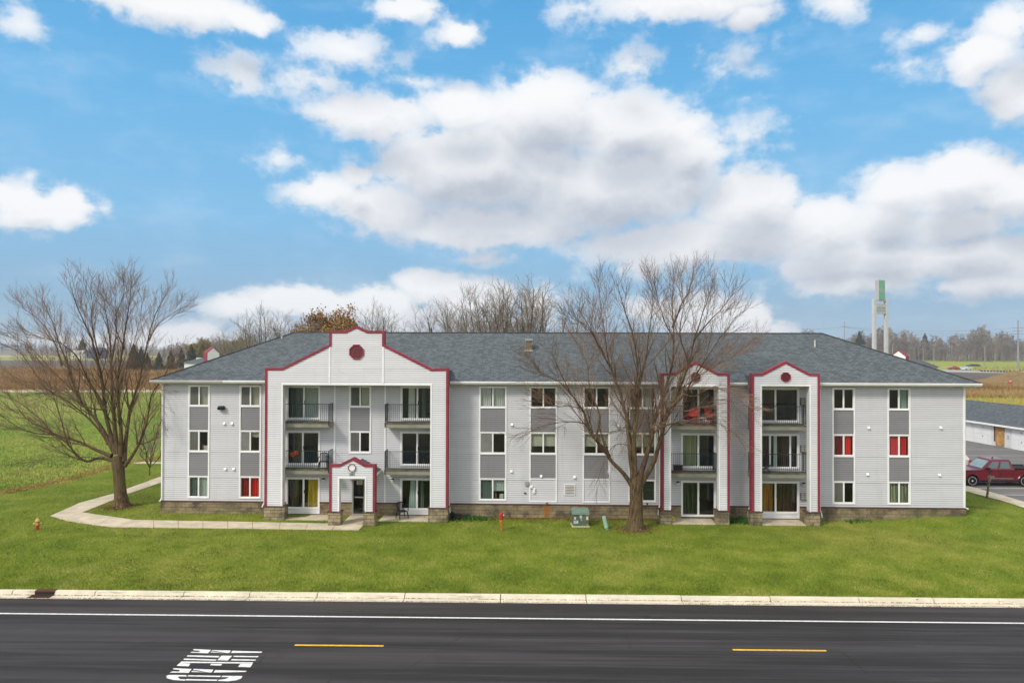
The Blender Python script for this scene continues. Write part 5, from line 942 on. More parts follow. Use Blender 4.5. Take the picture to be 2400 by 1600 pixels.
GRN = mat('utility_green', (.095, .14, .095), .5, .14, 3); pt = PG(*z3(967, 1492)); tx = empty('utility_box', (pt.x, pt.y + .42, pt.z), R(3), 'square dark green utility box with stickers on the lawn before the foundation', 'utility box')
q = MB(); q.cbox(-.5, .5, -.48, .45, -.1, .05, .02); q.build('pad', CONC, tx, False)
q = MB(); q.prism([(-.42, .04), (.42, .04), (.42, .78), (-.42, .78)], -.38, .02); q.cbox(-.46, .46, .02, .42, .03, .84, .02); q.build('cabinet', GRN, tx, False)
q = MB(); q.add([(-.48, -.43, .74), (.48, -.43, .74), (.48, -.05, .92), (-.48, -.05, .92), (-.48, .44, .92), (.48, .44, .92), (-.48, -.43, .70), (.48, -.43, .70), (.48, .44, .80), (-.48, .44, .80)], [(0, 1, 2, 3), (3, 2, 5, 4), (6, 7, 1, 0), (5, 8, 9, 4), (6, 0, 3, 4, 9), (1, 7, 8, 5, 2)]); q.build('lid', mat('pale_green_lid', (.17, .25, .20), .55, .12, 4), tx, False)
LBL = mat('sticker_white', (.62, .65, .62), .6, .1); ORG = mat('sticker_orange', (.70, .25, .05), .6, .1)
for (a, b, c, d_, m_) in ((-.38, -.28, .42, .56, LBL), (-.06, .07, .50, .68, LBL), (.30, .42, .40, .58, LBL), (.27, .44, .61, .69, ORG), (-.40, -.15, .20, .36, LBL), (-.02, .04, .40, .48, ORG), (.32, .40, .10, .16, ORG)): q = MB(); q.box(a, b, -.384, -.381, c, d_); q.build('sticker', m_, tx, False)
q = MB()
for (a, b, c, d_) in ((-.03, .05, .62, .65), (-.03, .05, .57, .585), (-.03, .05, .53, .545), (-.38, -.2, .31, .33), (-.38, -.24, .26, .28), (.30, .41, .645, .665)): q.box(a, b, -.388, -.385, c, d_)
q.build('sticker_marks', mat('sticker_ink', (.10, .12, .12), .7), tx, False)
q = MB(); q.tube([(.05, -.40, .42), (.05, -.40, .34)], .02, 6, cap=True); q.build('padlock', DULL, tx, False)
pa, pb = PG(*z3(1153, 1507)), None; pb = PY(*z3(1131, 1414), pa.y + .06); pd = empty('utility_pedestal', pa, 0, 'pale green round utility pedestal leaning on the lawn right of the green box', 'utility pedestal')
q = MB(); ax = (pb - pa); q.tube([Vector((0, 0, -.08)), Vector((0, 0, 0)), ax * .96, ax * .99, ax * 1.01], [.12, .115, .115, .10, .05], 14, cap=True); q.build('housing', mat('pale_green_plastic', (.30, .46, .34), .45, .08, 3), pd, False); q = MB(); q.tube([ax * .07, ax * .10], [.128, .128], 14, cap=True); q.build('collar', BLK, pd, False)
# leaning wooden post
pw, pwt = PZ(*zt(815, 1210)), None; pwt = PY(*zt(893, 590), pw.y); wp = empty('wooden_post', pw, 0, 'weathered wooden post leaning at the edge of the right walkway', 'post')
wd_ = mat('weathered_wood', (.17, .13, .085), .9, .35, 8, .4); ax = pwt - pw; q = MB(); q.tube([-ax * .05, ax * .98, ax], [.075, .07, .05], 10, cap=True); q.build('post', wd_, wp, False); q = MB(); q.tube([ax * .74 + Vector((.03, -.08, 0)), ax * .97 + Vector((.03, -.08, 0))], [.045, .045], 8, cap=True); q.build('meter_stub', mat('grey_stub', (.22, .2, .17), .8, .2, 9), wp, False)
# yellow plate by the portal pier
yp = PY(*zt(0, 0), Y0); yp = PY(1581.8, 1209.3, YF - .1); q = MB(); q.cbox(yp.x - .115, yp.x + .115, YF + DP + .12, YF + DP + .20, .08, .32, .03); pl = q.build('yellow_plate', mat('bright_yellow', (.75, .55, .02), .5, .05)); tag(pl, 'small bright yellow plate with black marks low beside the patio', 'utility plate')
q = MB(); 
for a, b, c, d_ in ((-.07, -.03, .20, .24), (.02, .07, .20, .24), (-.03, .02, .14, .17), (-.02, .02, .20, .215)): q.box(yp.x + a, yp.x + b, YF + DP + .114, YF + DP + .118, c, d_)
q.build('marks', BLK, pl)
# black corrugated drain pipe behind the right foot of the entrance portal
dp = PY(*z2(1395, 1400), Y0 - .7); dd = empty('drain_pipe', (dp.x + .1, Y0 - .6, 0), 0, 'black corrugated drain pipe curled at the foot of the downspout by the entrance portal', 'drain pipe')
q = MB(); pts = [Vector((-.25, -.1, .42)), Vector((-.12, -.12, .30)), Vector((.05, -.1, .18)), Vector((.35, 0, .14)), Vector((.75, .1, .12))]; fine = []
for i in range(len(pts) - 1):
    for k in range(7): fine.append(pts[i].lerp(pts[i + 1], k / 7))
q.tube(fine, [.12 + .015 * (i % 2) for i in range(len(fine))], 10, cap=True); q.build('corrugated_hose', mat('black_plastic', (.012, .012, .013), .5, .1), dd, False); q = MB(); q.lathe([(.34, .0), (.36, .16), (.30, .24), (.1, .27), (0, .27)], (.1, .05, 0), 14); q.build('splash_basin', bpy.data.materials['black_plastic'], dd, False)
pl_ = [Vector((dd.location.x + rnd.uniform(-1.2, 1.6), Y0 - rnd.uniform(.2, 1.0), 0)) for _ in range(1)]
WEED = rnd_col('weed_leaves', [(.02, .07, .012), (.05, .14, .022), (.09, .20, .035)], .6, posn=.2)
def weed_s(cx, cy, sx_, sy_): return lambda n: np.stack([nr.normal(cx, sx_, n), np.minimum(nr.normal(cy, sy_, n), Y0 - .12)], 1)
for cx, cy, sx_, n_ in ((dd.location.x + .5, Y0 - .5, .7, 900), (XX(z4(888, 0)[0], Y0), Y0 - .5, .42, 2200), (XX(z5(330, 0)[0], Y0), Y0 - .35, .5, 120)): blades('weeds', n_, weed_s(cx, cy, sx_, .25), .17, .05, WEED, .6)
LIT = rnd_col('fallen_leaves', [(.10, .05, .02), (.22, .12, .04), (.30, .20, .08)], .8, posn=.2); blades('fallen_leaves', 5000, lambda n: np.stack([nr.uniform(XX(z3(60, 0)[0], Y0), XX(z3(1500, 0)[0], Y0), n), Y0 - .1 - nr.exponential(.22, n)], 1), .035, .04, LIT, 1.2)
for bb in (b1, b2): blades('bare_soil_litter', 1800, (lambda n, bb=bb: np.stack([nr.normal(bb.x, .6, n), nr.normal(bb.y, .5, n)], 1)), .04, .05, LIT, 1.2)

lf = lambda n: np.stack([nr.uniform(-22, 28, n), nr.uniform(30.5, 43, n)], 1)
blades('scattered_leaves', 1500, lf, .03, .045, LIT, 1.5, vgz)
def gut(n): s_ = nr.uniform(-26, 26, n); t_ = t_gut + np.abs(nr.normal(0, .05, n)) + np.where(nr.uniform(0, 1, n) < .5, .38, .0); return np.stack([RO.x + RDIR.x * s_ + RN.x * t_, RO.y + RDIR.y * s_ + RN.y * t_], 1)
blades('gutter_grit', 5000, gut, .012, .03, LIT, 1.5, lambda P: np.full(len(P), ZR + .015))
# ------------------------------------------------------------------ chairs and balcony clutter
PLS = mat('black_chair_plastic', (.012, .012, .014), .4, .1)
def plastic_chair(loc, rz, label, grp):
    t = empty('plastic_chair', loc, rz, label, 'chair', grp)
    q = MB(); q.cbox(-.23, .23, -.24, .22, .40, .435, .02); q.build('seat', PLS, t, False)
    q = MB(); 
    for x in (-.2, .2): q.tube([(x, .2, .42), (x * 1.05, .27, .62), (x, .33, .86)], .025, 6)
    q.tube([(-.2, .33, .85), (0, .35, .89), (.2, .33, .85)], .032, 6)
    for x in (-.12, -.04, .04, .12): q.tube([(x, .22, .43), (x, .34, .87)], .022, 5)
    q.build('backrest', PLS, t, False)
    for s_ in (-1, 1): q = MB(); q.tube([(s_ * .27, .27, .66), (s_ * .28, 0, .66), (s_ * .28, -.2, .64), (s_ * .27, -.25, .45)], .024, 6); q.build('armrest', PLS, t, False)
    for sx_ in (-1, 1):
        for sy_ in (-1, 1): q = MB(); q.tube([(sx_ * .22, sy_ * .2, .42), (sx_ * .26, sy_ * .25, .2), (sx_ * .27, sy_ * .28, 0)], [.035, .028, .022], 6); q.build('leg', PLS, t, False)
    return t
cpx = XX(z2(475, 0)[0], YF + DP + .35); plastic_chair((cpx, YF + DP + .42, 2.885), R(8), 'black plastic chair on the second-floor balcony left of the entrance porch', 'black plastic chairs')
cpx = XX(z2(1035, 0)[0], YF + .6); plastic_chair((cpx, YF + .62, .062), R(35), 'black plastic armchair on the ground-floor patio right of the entrance porch', 'black plastic chairs')
RDF = mat('red_chair_fabric', (.62, .015, .012), .7, .15, 6)
def camp_chair(loc, rz, label):
    t = empty('folding_chair', loc, rz, label, 'chair', 'red folding chairs')
    q = MB(); q.add([(-.27, -.22, .46), (.27, -.22, .46), (.25, .2, .38), (-.25, .2, .38), (0, -.02, .36)], [(0, 1, 4), (1, 2, 4), (2, 3, 4), (3, 0, 4)]); q.build('seat', RDF, t, False)
    q = MB(); q.quad((-.27, .2, .40), (.27, .2, .40), (.29, .36, .92), (-.29, .36, .92)); q.quad((-.27, .21, .40), (.27, .21, .40), (.29, .37, .92), (-.29, .37, .92)); q.build('backrest', RDF, t, False)
    q = MB()
    for s_ in (-1, 1): q.tube([(s_ * .3, -.26, .02), (s_ * .28, .24, .60), (s_ * .29, .37, .93)], .013, 5); q.tube([(s_ * .3, .26, .02), (s_ * .3, -.26, .62)], .013, 5)
    q.tube([(-.3, -.26, .02), (.3, -.26, .48)], .013, 5); q.tube([(.3, -.26, .02), (-.3, -.26, .48)], .013, 5); q.tube([(-.3, .26, .02), (.3, .26, .45)], .013, 5); q.tube([(.3, .26, .02), (-.3, .26, .45)], .013, 5)
    q.build('frame', RDF, t, False)
    for s_ in (-1, 1): q = MB(); q.box(s_ * .3 - .04, s_ * .3 + .04, -.28, .24, .61, .64); q.build('armrest', RDF, t, False)
    return t
yb = YF + DP + .45; za = lambda x: 1520 + x / 7.84
camp_chair((XX(za(800), yb), yb, 5.63), R(-30), 'red folding chair at the left on the top balcony behind the lawn tree'); camp_chair((XX(za(1170), yb), yb, 5.63), R(35), 'red folding chair at the right on the top balcony behind the lawn tree')
tb_ = empty('side_table', (XX(za(985), yb - .1), yb - .1, 5.63), 0, 'low red and white side table between the two red folding chairs', 'table'); q = MB(); q.lathe([(.24, .36), (.25, .38), (0, .38)], n=14); q.build('table_top', WHITE, tb_, False)
for a in range(3): q = MB(); q.tube([(.1 * math.cos(a * 2.1), .1 * math.sin(a * 2.1), .36), (.2 * math.cos(a * 2.1), .2 * math.sin(a * 2.1), 0)], .014, 5); q.build('leg', RDF, tb_, False)
# orange-red bundle hanging behind the railing
fx = PY(686, 1064.5, YF + DP + .18); FLW = rnd_col('orange_red_petals', [(.75, .05, .01), (.9, .12, .01), (.95, .22, .03)], .6, posn=.1)
hb = empty('hanging_bundle', fx, 0, 'bright orange-red bundle behind the second-floor railing left of the porch', 'decoration'); Pn = nr.normal(0, 1, (500, 3)); Pn /= np.linalg.norm(Pn, axis=1, keepdims=True)
from_np('petals', *leafq(np.concatenate([Pn[:300] * .13 * nr.uniform(.5, 1, (300, 1)), Pn[300:] * .10 + np.array([.2, 0, .1])]), .05), FLW, hb); q = MB(); q.tube([(-.05, 0, -.10), (.1, 0, .05), (.2, .02, .2)], .015, 5); q.build('stem', BLK, hb, False)
# pots and tray
for k, xx in enumerate((235, 335)):
    px_ = XX(1560 + xx / 9.8, YF + DP + .3); o = empty('plant_pot', (px_, YF + DP + .32, 2.98), 0, ('black square pot, left one of the pair on the red tray' if k == 0 else 'black square pot, right one of the pair on the red tray'), 'pot', 'black pots on the balcony'); q = MB(); q.cbox(-.13, .13, -.13, .13, 0, .27, .02); q.build('pot_body', PLS, o, False); q = MB(); q.box(-.15, .15, -.15, .15, .25, .29); q.build('rim', PLS, o, False)
px_ = XX(1560 + 285 / 9.8, YF + DP + .3); o = empty('tray', (px_, YF + DP + .32, 2.885), 0, 'red tray under two black pots on the middle balcony behind the lawn tree', 'tray'); q = MB(); q.cbox(-.40, .40, -.17, .17, 0, .03, .02); q.box(-.40, -.37, -.17, .17, .03, .09); q.box(.37, .40, -.17, .17, .03, .09); q.build('tray_body', mat('dull_red_plastic', (.35, .03, .025), .5, .1), o, False)
# low black lounge chair on the right portal, second floor
lx_ = XX(1740 + 235 / 4.355, YF + DP + .35); o = empty('lounge_chair', (lx_, YF + DP + .45, 2.885), R(-20), 'low black folding lounge chair in the left corner of the middle balcony, right-hand portal', 'chair')
q = MB(); q.tube([(-.35, -.25, 0), (.35, -.25, .42)], .02, 5); q.tube([(-.35, .25, 0), (.35, .25, .42)], .02, 5); q.tube([(.3, -.25, 0), (-.35, -.25, .75)], .02, 5); q.tube([(.3, .25, 0), (-.35, .25, .75)], .02, 5); q.build('frame', BLK, o, False); q = MB(); q.add([(-.36, -.25, .76), (-.36, .25, .76), (-.05, .25, .36), (-.05, -.25, .36), (.38, .25, .42), (.38, -.25, .42)], [(0, 1, 2, 3), (3, 2, 4, 5)]); q.build('sling', PLS, o, False)

# ------------------------------------------------------------------ vehicles
TYRE = mat('tyre_rubber', (.015, .015, .016), .85, .1); RIM = mat('bright_rim', (.72, .72, .73), .35, .05, metal=.15); UND = mat('underbody_black', (.01, .01, .01), .8, .1); CHR = mat('chrome', (.6, .6, .6), .2, .02, metal=.9)
def wheel(par, x, y, r, face, spokes=7):
    w = empty('wheel', (x, y, r)); w.parent = par; T = Matrix.Rotation(R(90 * face), 4, 'X')
    q = MB(); q.lathe([(r * .74, -.12), (r * .93, -.12), (r, -.08), (r, .08), (r * .93, .12), (r * .74, .12)], n=24, T=T); q.build('tyre', TYRE, w, False, smooth=False)
    q = MB(); q.lathe([(r * .74, .08), (r * .74, .125), (r * .68, .125), (r * .66, .06), (.0, .055)], n=24, T=T, mi=1)
    for k in range(spokes):
        a = 6.283 * k / spokes; q.box(.02, r * .70, -.03, .03, .07, .118, 0, T @ Matrix.Rotation(a, 4, 'Z'))
    q.lathe([(r * .15, .06), (r * .15, .13), (0, .13)], n=12, T=T); q.lathe([(r * .745, .10), (r * .745, .127), (r * .70, .127), (r * .70, .10)], n=24, T=T); q.build('rim', [RIM, UND], w, False); return w
def paint(name, c):
    m, nt, b = newmat(name); fin(nt, b, c, .28, spec=.5); b.inputs['Coat Weight'].default_value = .35; b.inputs['Coat Roughness'].default_value = .06; return m
def loft(q, rings, mi=0, cap=True):
    n = len(rings[0]); vs_ = [v for r_ in rings for v in r_]; fs = [(i * n + k, i * n + (k + 1) % n, (i + 1) * n + (k + 1) % n, (i + 1) * n + k) for i in range(len(rings) - 1) for k in range(n)]
    if cap: fs += [tuple(range(n - 1, -1, -1)), tuple(range((len(rings) - 1) * n, len(rings) * n))]
    q.add(vs_, fs, mi)
def arch(cx, r, zb_, n=8): return [(cx - r * math.cos(math.pi * k / n), zb_ + r * math.sin(math.pi * k / n)) for k in range(n + 1)]
def car(name, loc, rz, kind, pm, label, cat, L=5.85, W=1.98, detail=True, grp=None):
    """vehicle pointing to -x; origin at its middle on the ground"""
    t = empty(name, loc, rz, label, cat, grp); h = W / 2
    if kind == 'pickup': wr, ax_, zs, zb_ = .39, (-L / 2 + .98, L / 2 - 1.15), 1.17, .42; hood, base, A_, B_, Cc, D_ = -L / 2 + .1, -L / 2 + 1.62, -L / 2 + 2.35, -L / 2 + 3.75, -L / 2 + 4.0, 1.95
    elif kind == 'suv': wr, ax_, zs, zb_ = .36, (-L / 2 + .9, L / 2 - .95), 1.0, .32; hood, base, A_, B_, Cc, D_ = -L / 2 + .1, -L / 2 + 1.25, -L / 2 + 1.95, L / 2 - .55, L / 2 - .12, 1.70
    else: wr, ax_, zs, zb_ = .33, (-L / 2 + .9, L / 2 - 1.0), .92, .26; hood, base, A_, B_, Cc, D_ = -L / 2 + .1, -L / 2 + 1.3, -L / 2 + 2.05, L / 2 - 1.6, L / 2 - .75, 1.46
    low = [(-L / 2 + .03, zb_), *arch(ax_[0], wr + .09, zb_ - .02), *arch(ax_[1], wr + .09, zb_ - .02), (L / 2 - .05, zb_ + .08), (L / 2, zs - .25), (L / 2 - .02, zs)]
    top = [(base, zs + .04), (-L / 2 + .55, zs - .04 if kind != 'pickup' else zs), (-L / 2 + .12, zs - .14), (-L / 2, zs - .35)]
    if kind == 'pickup': top = [(L / 2 - .02, zs + .10), (Cc + .08, zs + .10), (Cc + .08, zs + .04)] + top
    q = MB(); P = low + top; rings = []
    for y, k in ((-h + .03, .97), (-h, 1.0), (-h + .0, 1.0)): pass
    def ring(y, ins, up): return [(x * (1 - ins * .02), y, z if z < zs * .75 else z - up) for x, z in P]
    loft(q, [ring(-h + .05, 2, .05), ring(-h, 0, .02), ring(-h + .09, 0, 0), ring(h - .09, 0, 0), ring(h, 0, .02), ring(h - .05, 2, .05)]); body = q.build('body', pm, t, False)
    q = MB(); ri = .12; ro = .0; top_w = h - .19
    def cab(z, xa, xb, w_): return [(xa, -w_, z), (xb, -w_, z), (xb, w_, z), (xa, w_, z)]
    rings = [cab(zs, base - .02, Cc, h - .03), cab(zs + .09, base + .10, Cc - .02, h - .05), cab(D_ - .10, A_ - .02, B_ + .02, top_w + .02), cab(D_ - .02, A_ + .10, B_ - .06, top_w - .06), cab(D_, A_ + .3, B_ - .25, top_w - .22)]
    loft(q, rings); q.build('cab', pm, t, False)
    # glass set just proud of the cab sides
    def lerp(a, b, u): return tuple(a[i] + (b[i] - a[i]) * u for i in range(3))
    lo, hi = rings[1], rings[2]
    def gq(i, j, u0, u1, v0, v1, off):
        a0_, a1_ = lerp(lo[i], lo[j], 0), lerp(lo[i], lo[j], 1); P_ = [lerp(lerp(lo[i], lo[j], u), lerp(hi[i], hi[j], u), v) for u, v in ((u0, v0), (u1, v0), (u1, v1), (u0, v1))]; return [tuple(p[k] + off[k] for k in range(3)) for p in P_]
    wins = [(0, 1, .13, .46, .08, .9, (0, -.012, 0), 'side_window'), (0, 1, .54, .90, .08, .9, (0, -.012, 0), 'side_window'), (3, 2, .13, .46, .08, .9, (0, .012, 0), 'side_window'), (3, 2, .54, .90, .08, .9, (0, .012, 0), 'side_window'), (3, 0, .06, .94, .06, .95, (-.014, 0, .005), 'windshield'), (1, 2, .08, .92, .15, .85, (.014, 0, 0), 'rear_window')]
    for i, j, u0, u1, v0, v1, off, nm in wins: q = MB(); q.add(gq(i, j, u0, u1, v0, v1, off), [(0, 1, 2, 3)]); q.build(nm, WSH if nm == 'windshield' else CARG, t, False)
    for x in ax_:
        for s_ in (-1, 1): wheel(t, x, s_ * (h - .13), wr, 1 if s_ < 0 else -1)
    q = MB(); q.box(-L / 2 + .25, L / 2 - .2, -h + .12, h - .12, zb_ - .10, zb_ + .1); q.build('underbody', UND, t, False)
    q = MB(); q.cbox(-L / 2 - .06, -L / 2 + .25, -h + .06, h - .06, zb_ - .02, zb_ + .22, .05); q.build('bumper', CHR if kind == 'pickup' else pm, t, False); q = MB(); q.cbox(L / 2 - .2, L / 2 + .08, -h + .08, h - .08, zb_ + .0, zb_ + .22, .05); q.build('bumper', CHR if kind == 'pickup' else pm, t, False)
    if detail:
        for s_ in (-1, 1):
            q = MB(); q.box(-L / 2 - .012, -L / 2 + .22, *sorted((s_ * (h - .05), s_ * (h - .42))), zs - .38, zs - .16); q.build('headlight', mat('lamp_glass', (.7, .7, .68), .15) if 'lamp_glass' not in bpy.data.materials else bpy.data.materials['lamp_glass'], t, False)
            q = MB(); q.box(L / 2 - .16, L / 2 + .012, *sorted((s_ * (h + .008), s_ * (h - .17))), zs - .32, zs + .02); q.build('taillight', TL, t, False)
            q = MB(); q.cbox(base + .38, base + .56, *sorted((s_ * (h + .02), s_ * (h + .20))), zs + .05, zs + .22, .04); q.build('mirror', UND, t, False)
            for x in (base + .62, (base + Cc) / 2 + .15, Cc - .12): q = MB(); q.box(x, x + .012, *sorted((s_ * (h - .01), s_ * (h + .003))), zb_ + .12, zs - .03); q.build('door_seam', UND, t, False)
            for x in (base + 1.28, Cc - .35): q = MB(); q.cbox(x, x + .18, *sorted((s_ * h, s_ * (h + .03))), zs - .17, zs - .13, .008); q.build('door_handle', pm, t, False)
            q = MB(); q.box(base + .5, Cc - .1, *sorted((s_ * (h - .01), s_ * (h + .012))), zb_ + .14, zb_ + .19); q.build('side_trim', CHR if kind == 'pickup' else pm, t, False)
            q = MB(); q.box(base + .55, Cc + .1, *sorted((s_ * (h - .12), s_ * (h + .03))), zb_ - .09, zb_ - .03); q.build('running_board', UND, t, False)
        q = MB(); q.box(-L / 2 - .02, -L / 2 + .03, -h + .45, h - .45, zs - .50, zs - .17); q.build('grille', UND, t, False)
    if kind == 'pickup':
        q = MB(); q.box(Cc + .14, L / 2 - .1, -h + .10, h - .10, zs + .101, zs + .106); q.build('bed_floor', UND, t, False)
        for s_ in (-1, 1): q = MB(); q.box(Cc + .1, L / 2 - .05, *sorted((s_ * (h - .02), s_ * (h - .12))), zs + .105, zs + .16); q.build('bed_rail', UND, t, False)
        if detail: q = MB(); q.tube([(A_ + .55, -.1, D_ - .01), (A_ + .65, -.1, D_ + .06)], [.06, .03], 6, cap=True); q.build('roof_antenna', UND, t, False); q = MB(); q.box(base + .42, base + .95, -h - .006, -h + .001, zb_ + .26, zb_ + .32); q.build('badge', CHR, t, False)
    return t
WSH = mat('sky_pale_windshield', (.22, .31, .30), .05, .1, spec=1.0); CARG = mat('tinted_car_glass', (.025, .07, .075), .05, .1, spec=1.0); CARG.node_tree.nodes['Principled BSDF'].inputs['Coat Weight'].default_value = 1; TL = mat('tail_lamp_red', (.5, .01, .01), .3)  # windshield colour is pale to stand for reflected sky
a, b = PZ(*zt(435, 882), .03), PZ(*zt(1775, 882), .03)
wb = b.x - a.x; Lp = wb + .98 + 1.15
car('pickup_truck', ((a.x + b.x) / 2 + (1.15 - .98) / 2, a.y + .95, .03), 0, 'pickup', paint('maroon_paint', (.13, .0015, .009)), 'dark red crew-cab pickup truck parked beyond the right end of the building', 'pickup truck', L=Lp)
e1 = PZ(2296, 1110, .03); car('sedan', (XX(2292, a.y + 3.9) - 2.35, a.y + 4.3, .03), math.pi, 'sedan', paint('dark_blue_paint', (.02, .04, .07)), 'dark blue sedan parked behind the nose of the red pickup truck', 'car', L=4.7, W=1.8)
car('parked_car', (XX(2271.5, a.y + 6.4) - 2.3, a.y + 7.0, .03), 0, 'suv', paint('white_paint', (.7, .66, .62)), 'white car with red tail lamp mostly hidden behind the building corner', 'car', L=4.6, W=1.8)
def far_car(px, py, kind, col, nm, label, rz, L=5.0, cat='car'):
    p = PZ(px, py, 0); car(nm, (p.x, p.y, .04), rz, kind, paint(nm + '_paint', col), label, cat, L=L, detail=False)
far_car(2234, 866.5, 'pickup', (.45, .01, .02), 'pickup_truck', 'bright red pickup truck on the far road beyond the roof edge', 0, 5.2, 'pickup truck')
far_car(2253, 866, 'sedan', (.55, .56, .6), 'sedan', 'white car on the far road just behind the red pickup', .2, 4.8)
far_car(2266, 867, 'suv', (.6, .62, .66), 'parked_car', 'white car at the right of the group of vehicles on the far road', .3, 4.8)
far_car(2281, 858.5, 'sedan', (.02, .025, .06), 'sedan', 'dark blue car on the green field above the other far cars', 0, 7.5)

# ------------------------------------------------------------------ garages at right
gA, gB = PZ(*(2261, 1032)), PZ(*(2400, 1057.5)); gd = Vector((gB.x - gA.x, gB.y - gA.y, 0)).normalized(); gn = Vector((-gd.y, gd.x, 0)); org = gA - gd * 9
gr_ = empty('garage_row', org, math.atan2(gd.y, gd.x), 'row of white garages with a grey roof beside the parking lot', 'garage'); LG = 40; GD = 6.6; bend = (PZ(2328, 1044.6) - org).length
q = MB(); q.box(0, LG, .12, GD, 0, 2.28); q.build('wall', mat('white_garage_wall', (.66, .67, .68), .6, .08, .8), gr_, False)
def groof(x0_, x1_, ez2, rz2, hip):
    q = MB(); e_ = -.35; m_ = GD / 2; q.add([(x0_, e_, ez2), (x1_, e_, ez2), (x1_ - hip, m_, rz2), (x0_, m_, rz2), (x0_, GD + .35, ez2), (x1_, GD + .35, ez2)], [(0, 1, 2, 3), (3, 2, 5, 4), (1, 5, 2)]); q.build('roof', SHING, gr_, False, uv=True)
groof(-1, bend + 2.6, 2.30, 4.2, 0.0); groof(bend, LG + 1, 2.31, 3.75, 3)
q = MB(); q.add([(bend, -.35, 2.32), (bend + 6, -.35, 2.32), (bend + 3.2, GD / 2, 4.2)], [(0, 1, 2)]); q.build('roof', SHING, gr_, False, uv=True)
q = MB(); q.box(-1, LG + 1, -.40, -.36, 2.14, 2.33); q.box(-1, LG + 1, -.36, .11, 2.14, 2.16); q.build('fascia', WHITE, gr_, False)
wdm = mat('bare_wood_sheet', (.42, .24, .09), .8, .25, 2, .2); sx0 = (PZ(*(2327, 1044)) - org).length; sx1 = (PZ(*(2352, 1049)) - org).length
q = MB(); q.box(sx0 + .35, sx1 - .1, .04, .118, .12, 2.13); q.box(sx0 + .1, sx0 + .35, .06, .118, .5, 2.13, 1); sd = q.build('wood_panel', [wdm, LEDGE], gr_, False)
x = sx0 - .25; k = 0
DG = mat('white_garage_door', (.74, .75, .76), .5, .05, 1)
def gdoor(xa, xb):
    q = MB()
    for i in range(4): q.box(xa, xb, .085, .115, .03 + i * .5, .515 + i * .5)
    d_ = q.build('garage_door', DG, gr_, False); q = MB(); q.box((xa + xb) / 2 - .05, (xa + xb) / 2 + .05, .05, .084, .78, .86); q.box((xa + xb) / 2 - .05, (xa + xb) / 2 + .05, .06, .084, 1.75, 1.82); q.build('handle', BLK, d_, False)
x = sx0 - .25
while x - 2.75 > 0: gdoor(x - 2.55, x - .05); x -= 2.95
x = sx1 + .9
while x + 2.75 < LG: gdoor(x + .05, x + 2.6); x += 2.95
q = MB(); q.box(sx1 + .1, sx1 + .75, .09, .118, .1, 2.1); q.build('siding_strip', SIDE, gr_, False); q = MB(); q.box(sx1 + .35, sx1 + .5, .08, .089, .95, 1.05); q.box(sx1 + .35, sx1 + .5, .08, .089, 1.15, 1.25); q.build('meter_box', BLK, gr_, False)

# ------------------------------------------------------------------ far buildings
def far_block(px, dist, mirror, label):
    r = ray(px, 830); X = r.x * dist / r.y; t = empty('apartment_building', (X, dist, 0), R(55) * mirror, label, 'apartment building'); m = -mirror
    q = MB(); q.box(-14, 14, 0, 9, 0, 6.6); q.build('wall', SIDE, t, False); q = MB(); q.add([(-14.5, -.5, 6.6), (14.5, -.5, 6.6), (14.5, 9.5, 6.6), (-14.5, 9.5, 6.6), (-9.5, 4.5, 9.0), (9.5, 4.5, 9.0)], [(0, 1, 5, 4), (1, 2, 5), (2, 3, 4, 5), (3, 0, 4)]); q.build('roof', SHING, t, False, uv=True)
    return t
def gable(px, dist, face, label, zt_, sc_, body=(-12, 3)):
    """upper gable of another block of the complex: pentagonal white face with maroon edge, seen obliquely"""
    r = ray(px, 830); X = r.x * dist / r.y; t = empty('apartment_building', (X, dist, 0), face, label, 'apartment building'); W_ = 1.05
    pts = [(-W_, 0), (-W_, zt_ - .85), (0, zt_), (W_, zt_ - .85), (W_, 0)]
    q = MB(); q.prism(pts, -.5, .5); q.build('gable_wall', WHITE, t, False); q = MB(); coping(q, pts, .05, -.54, .75, .05); q.build('coping', RED, t, False)
    q = MB(); ba, bb_ = body; q.box(ba, bb_, .8, 9, 0, zt_ - 2.6); q.build('wall', SIDE, t, False)
    q = MB(); e_ = zt_ - 2.6; q.add([(ba - .3, .6, e_), (bb_ + .3, .6, e_), (bb_ + .3, 9.4, e_), (ba - .3, 9.4, e_), (ba + 3, 5, e_ + 1.2), (bb_ - 1.5, 5, e_ + 1.2)], [(0, 1, 5, 4), (1, 2, 5), (2, 3, 4, 5), (3, 0, 4)]); q.build('roof', SHING, t, False, uv=True); return t
gable(2108, 112, R(-42), 'far white gable with maroon roof edge peeping over the right roof slope', 9.85, .65)
gable(497, 118, R(48), 'far white gable with maroon roof edge peeping over the left roof slope', 10.05, .55, (-.9, 13))
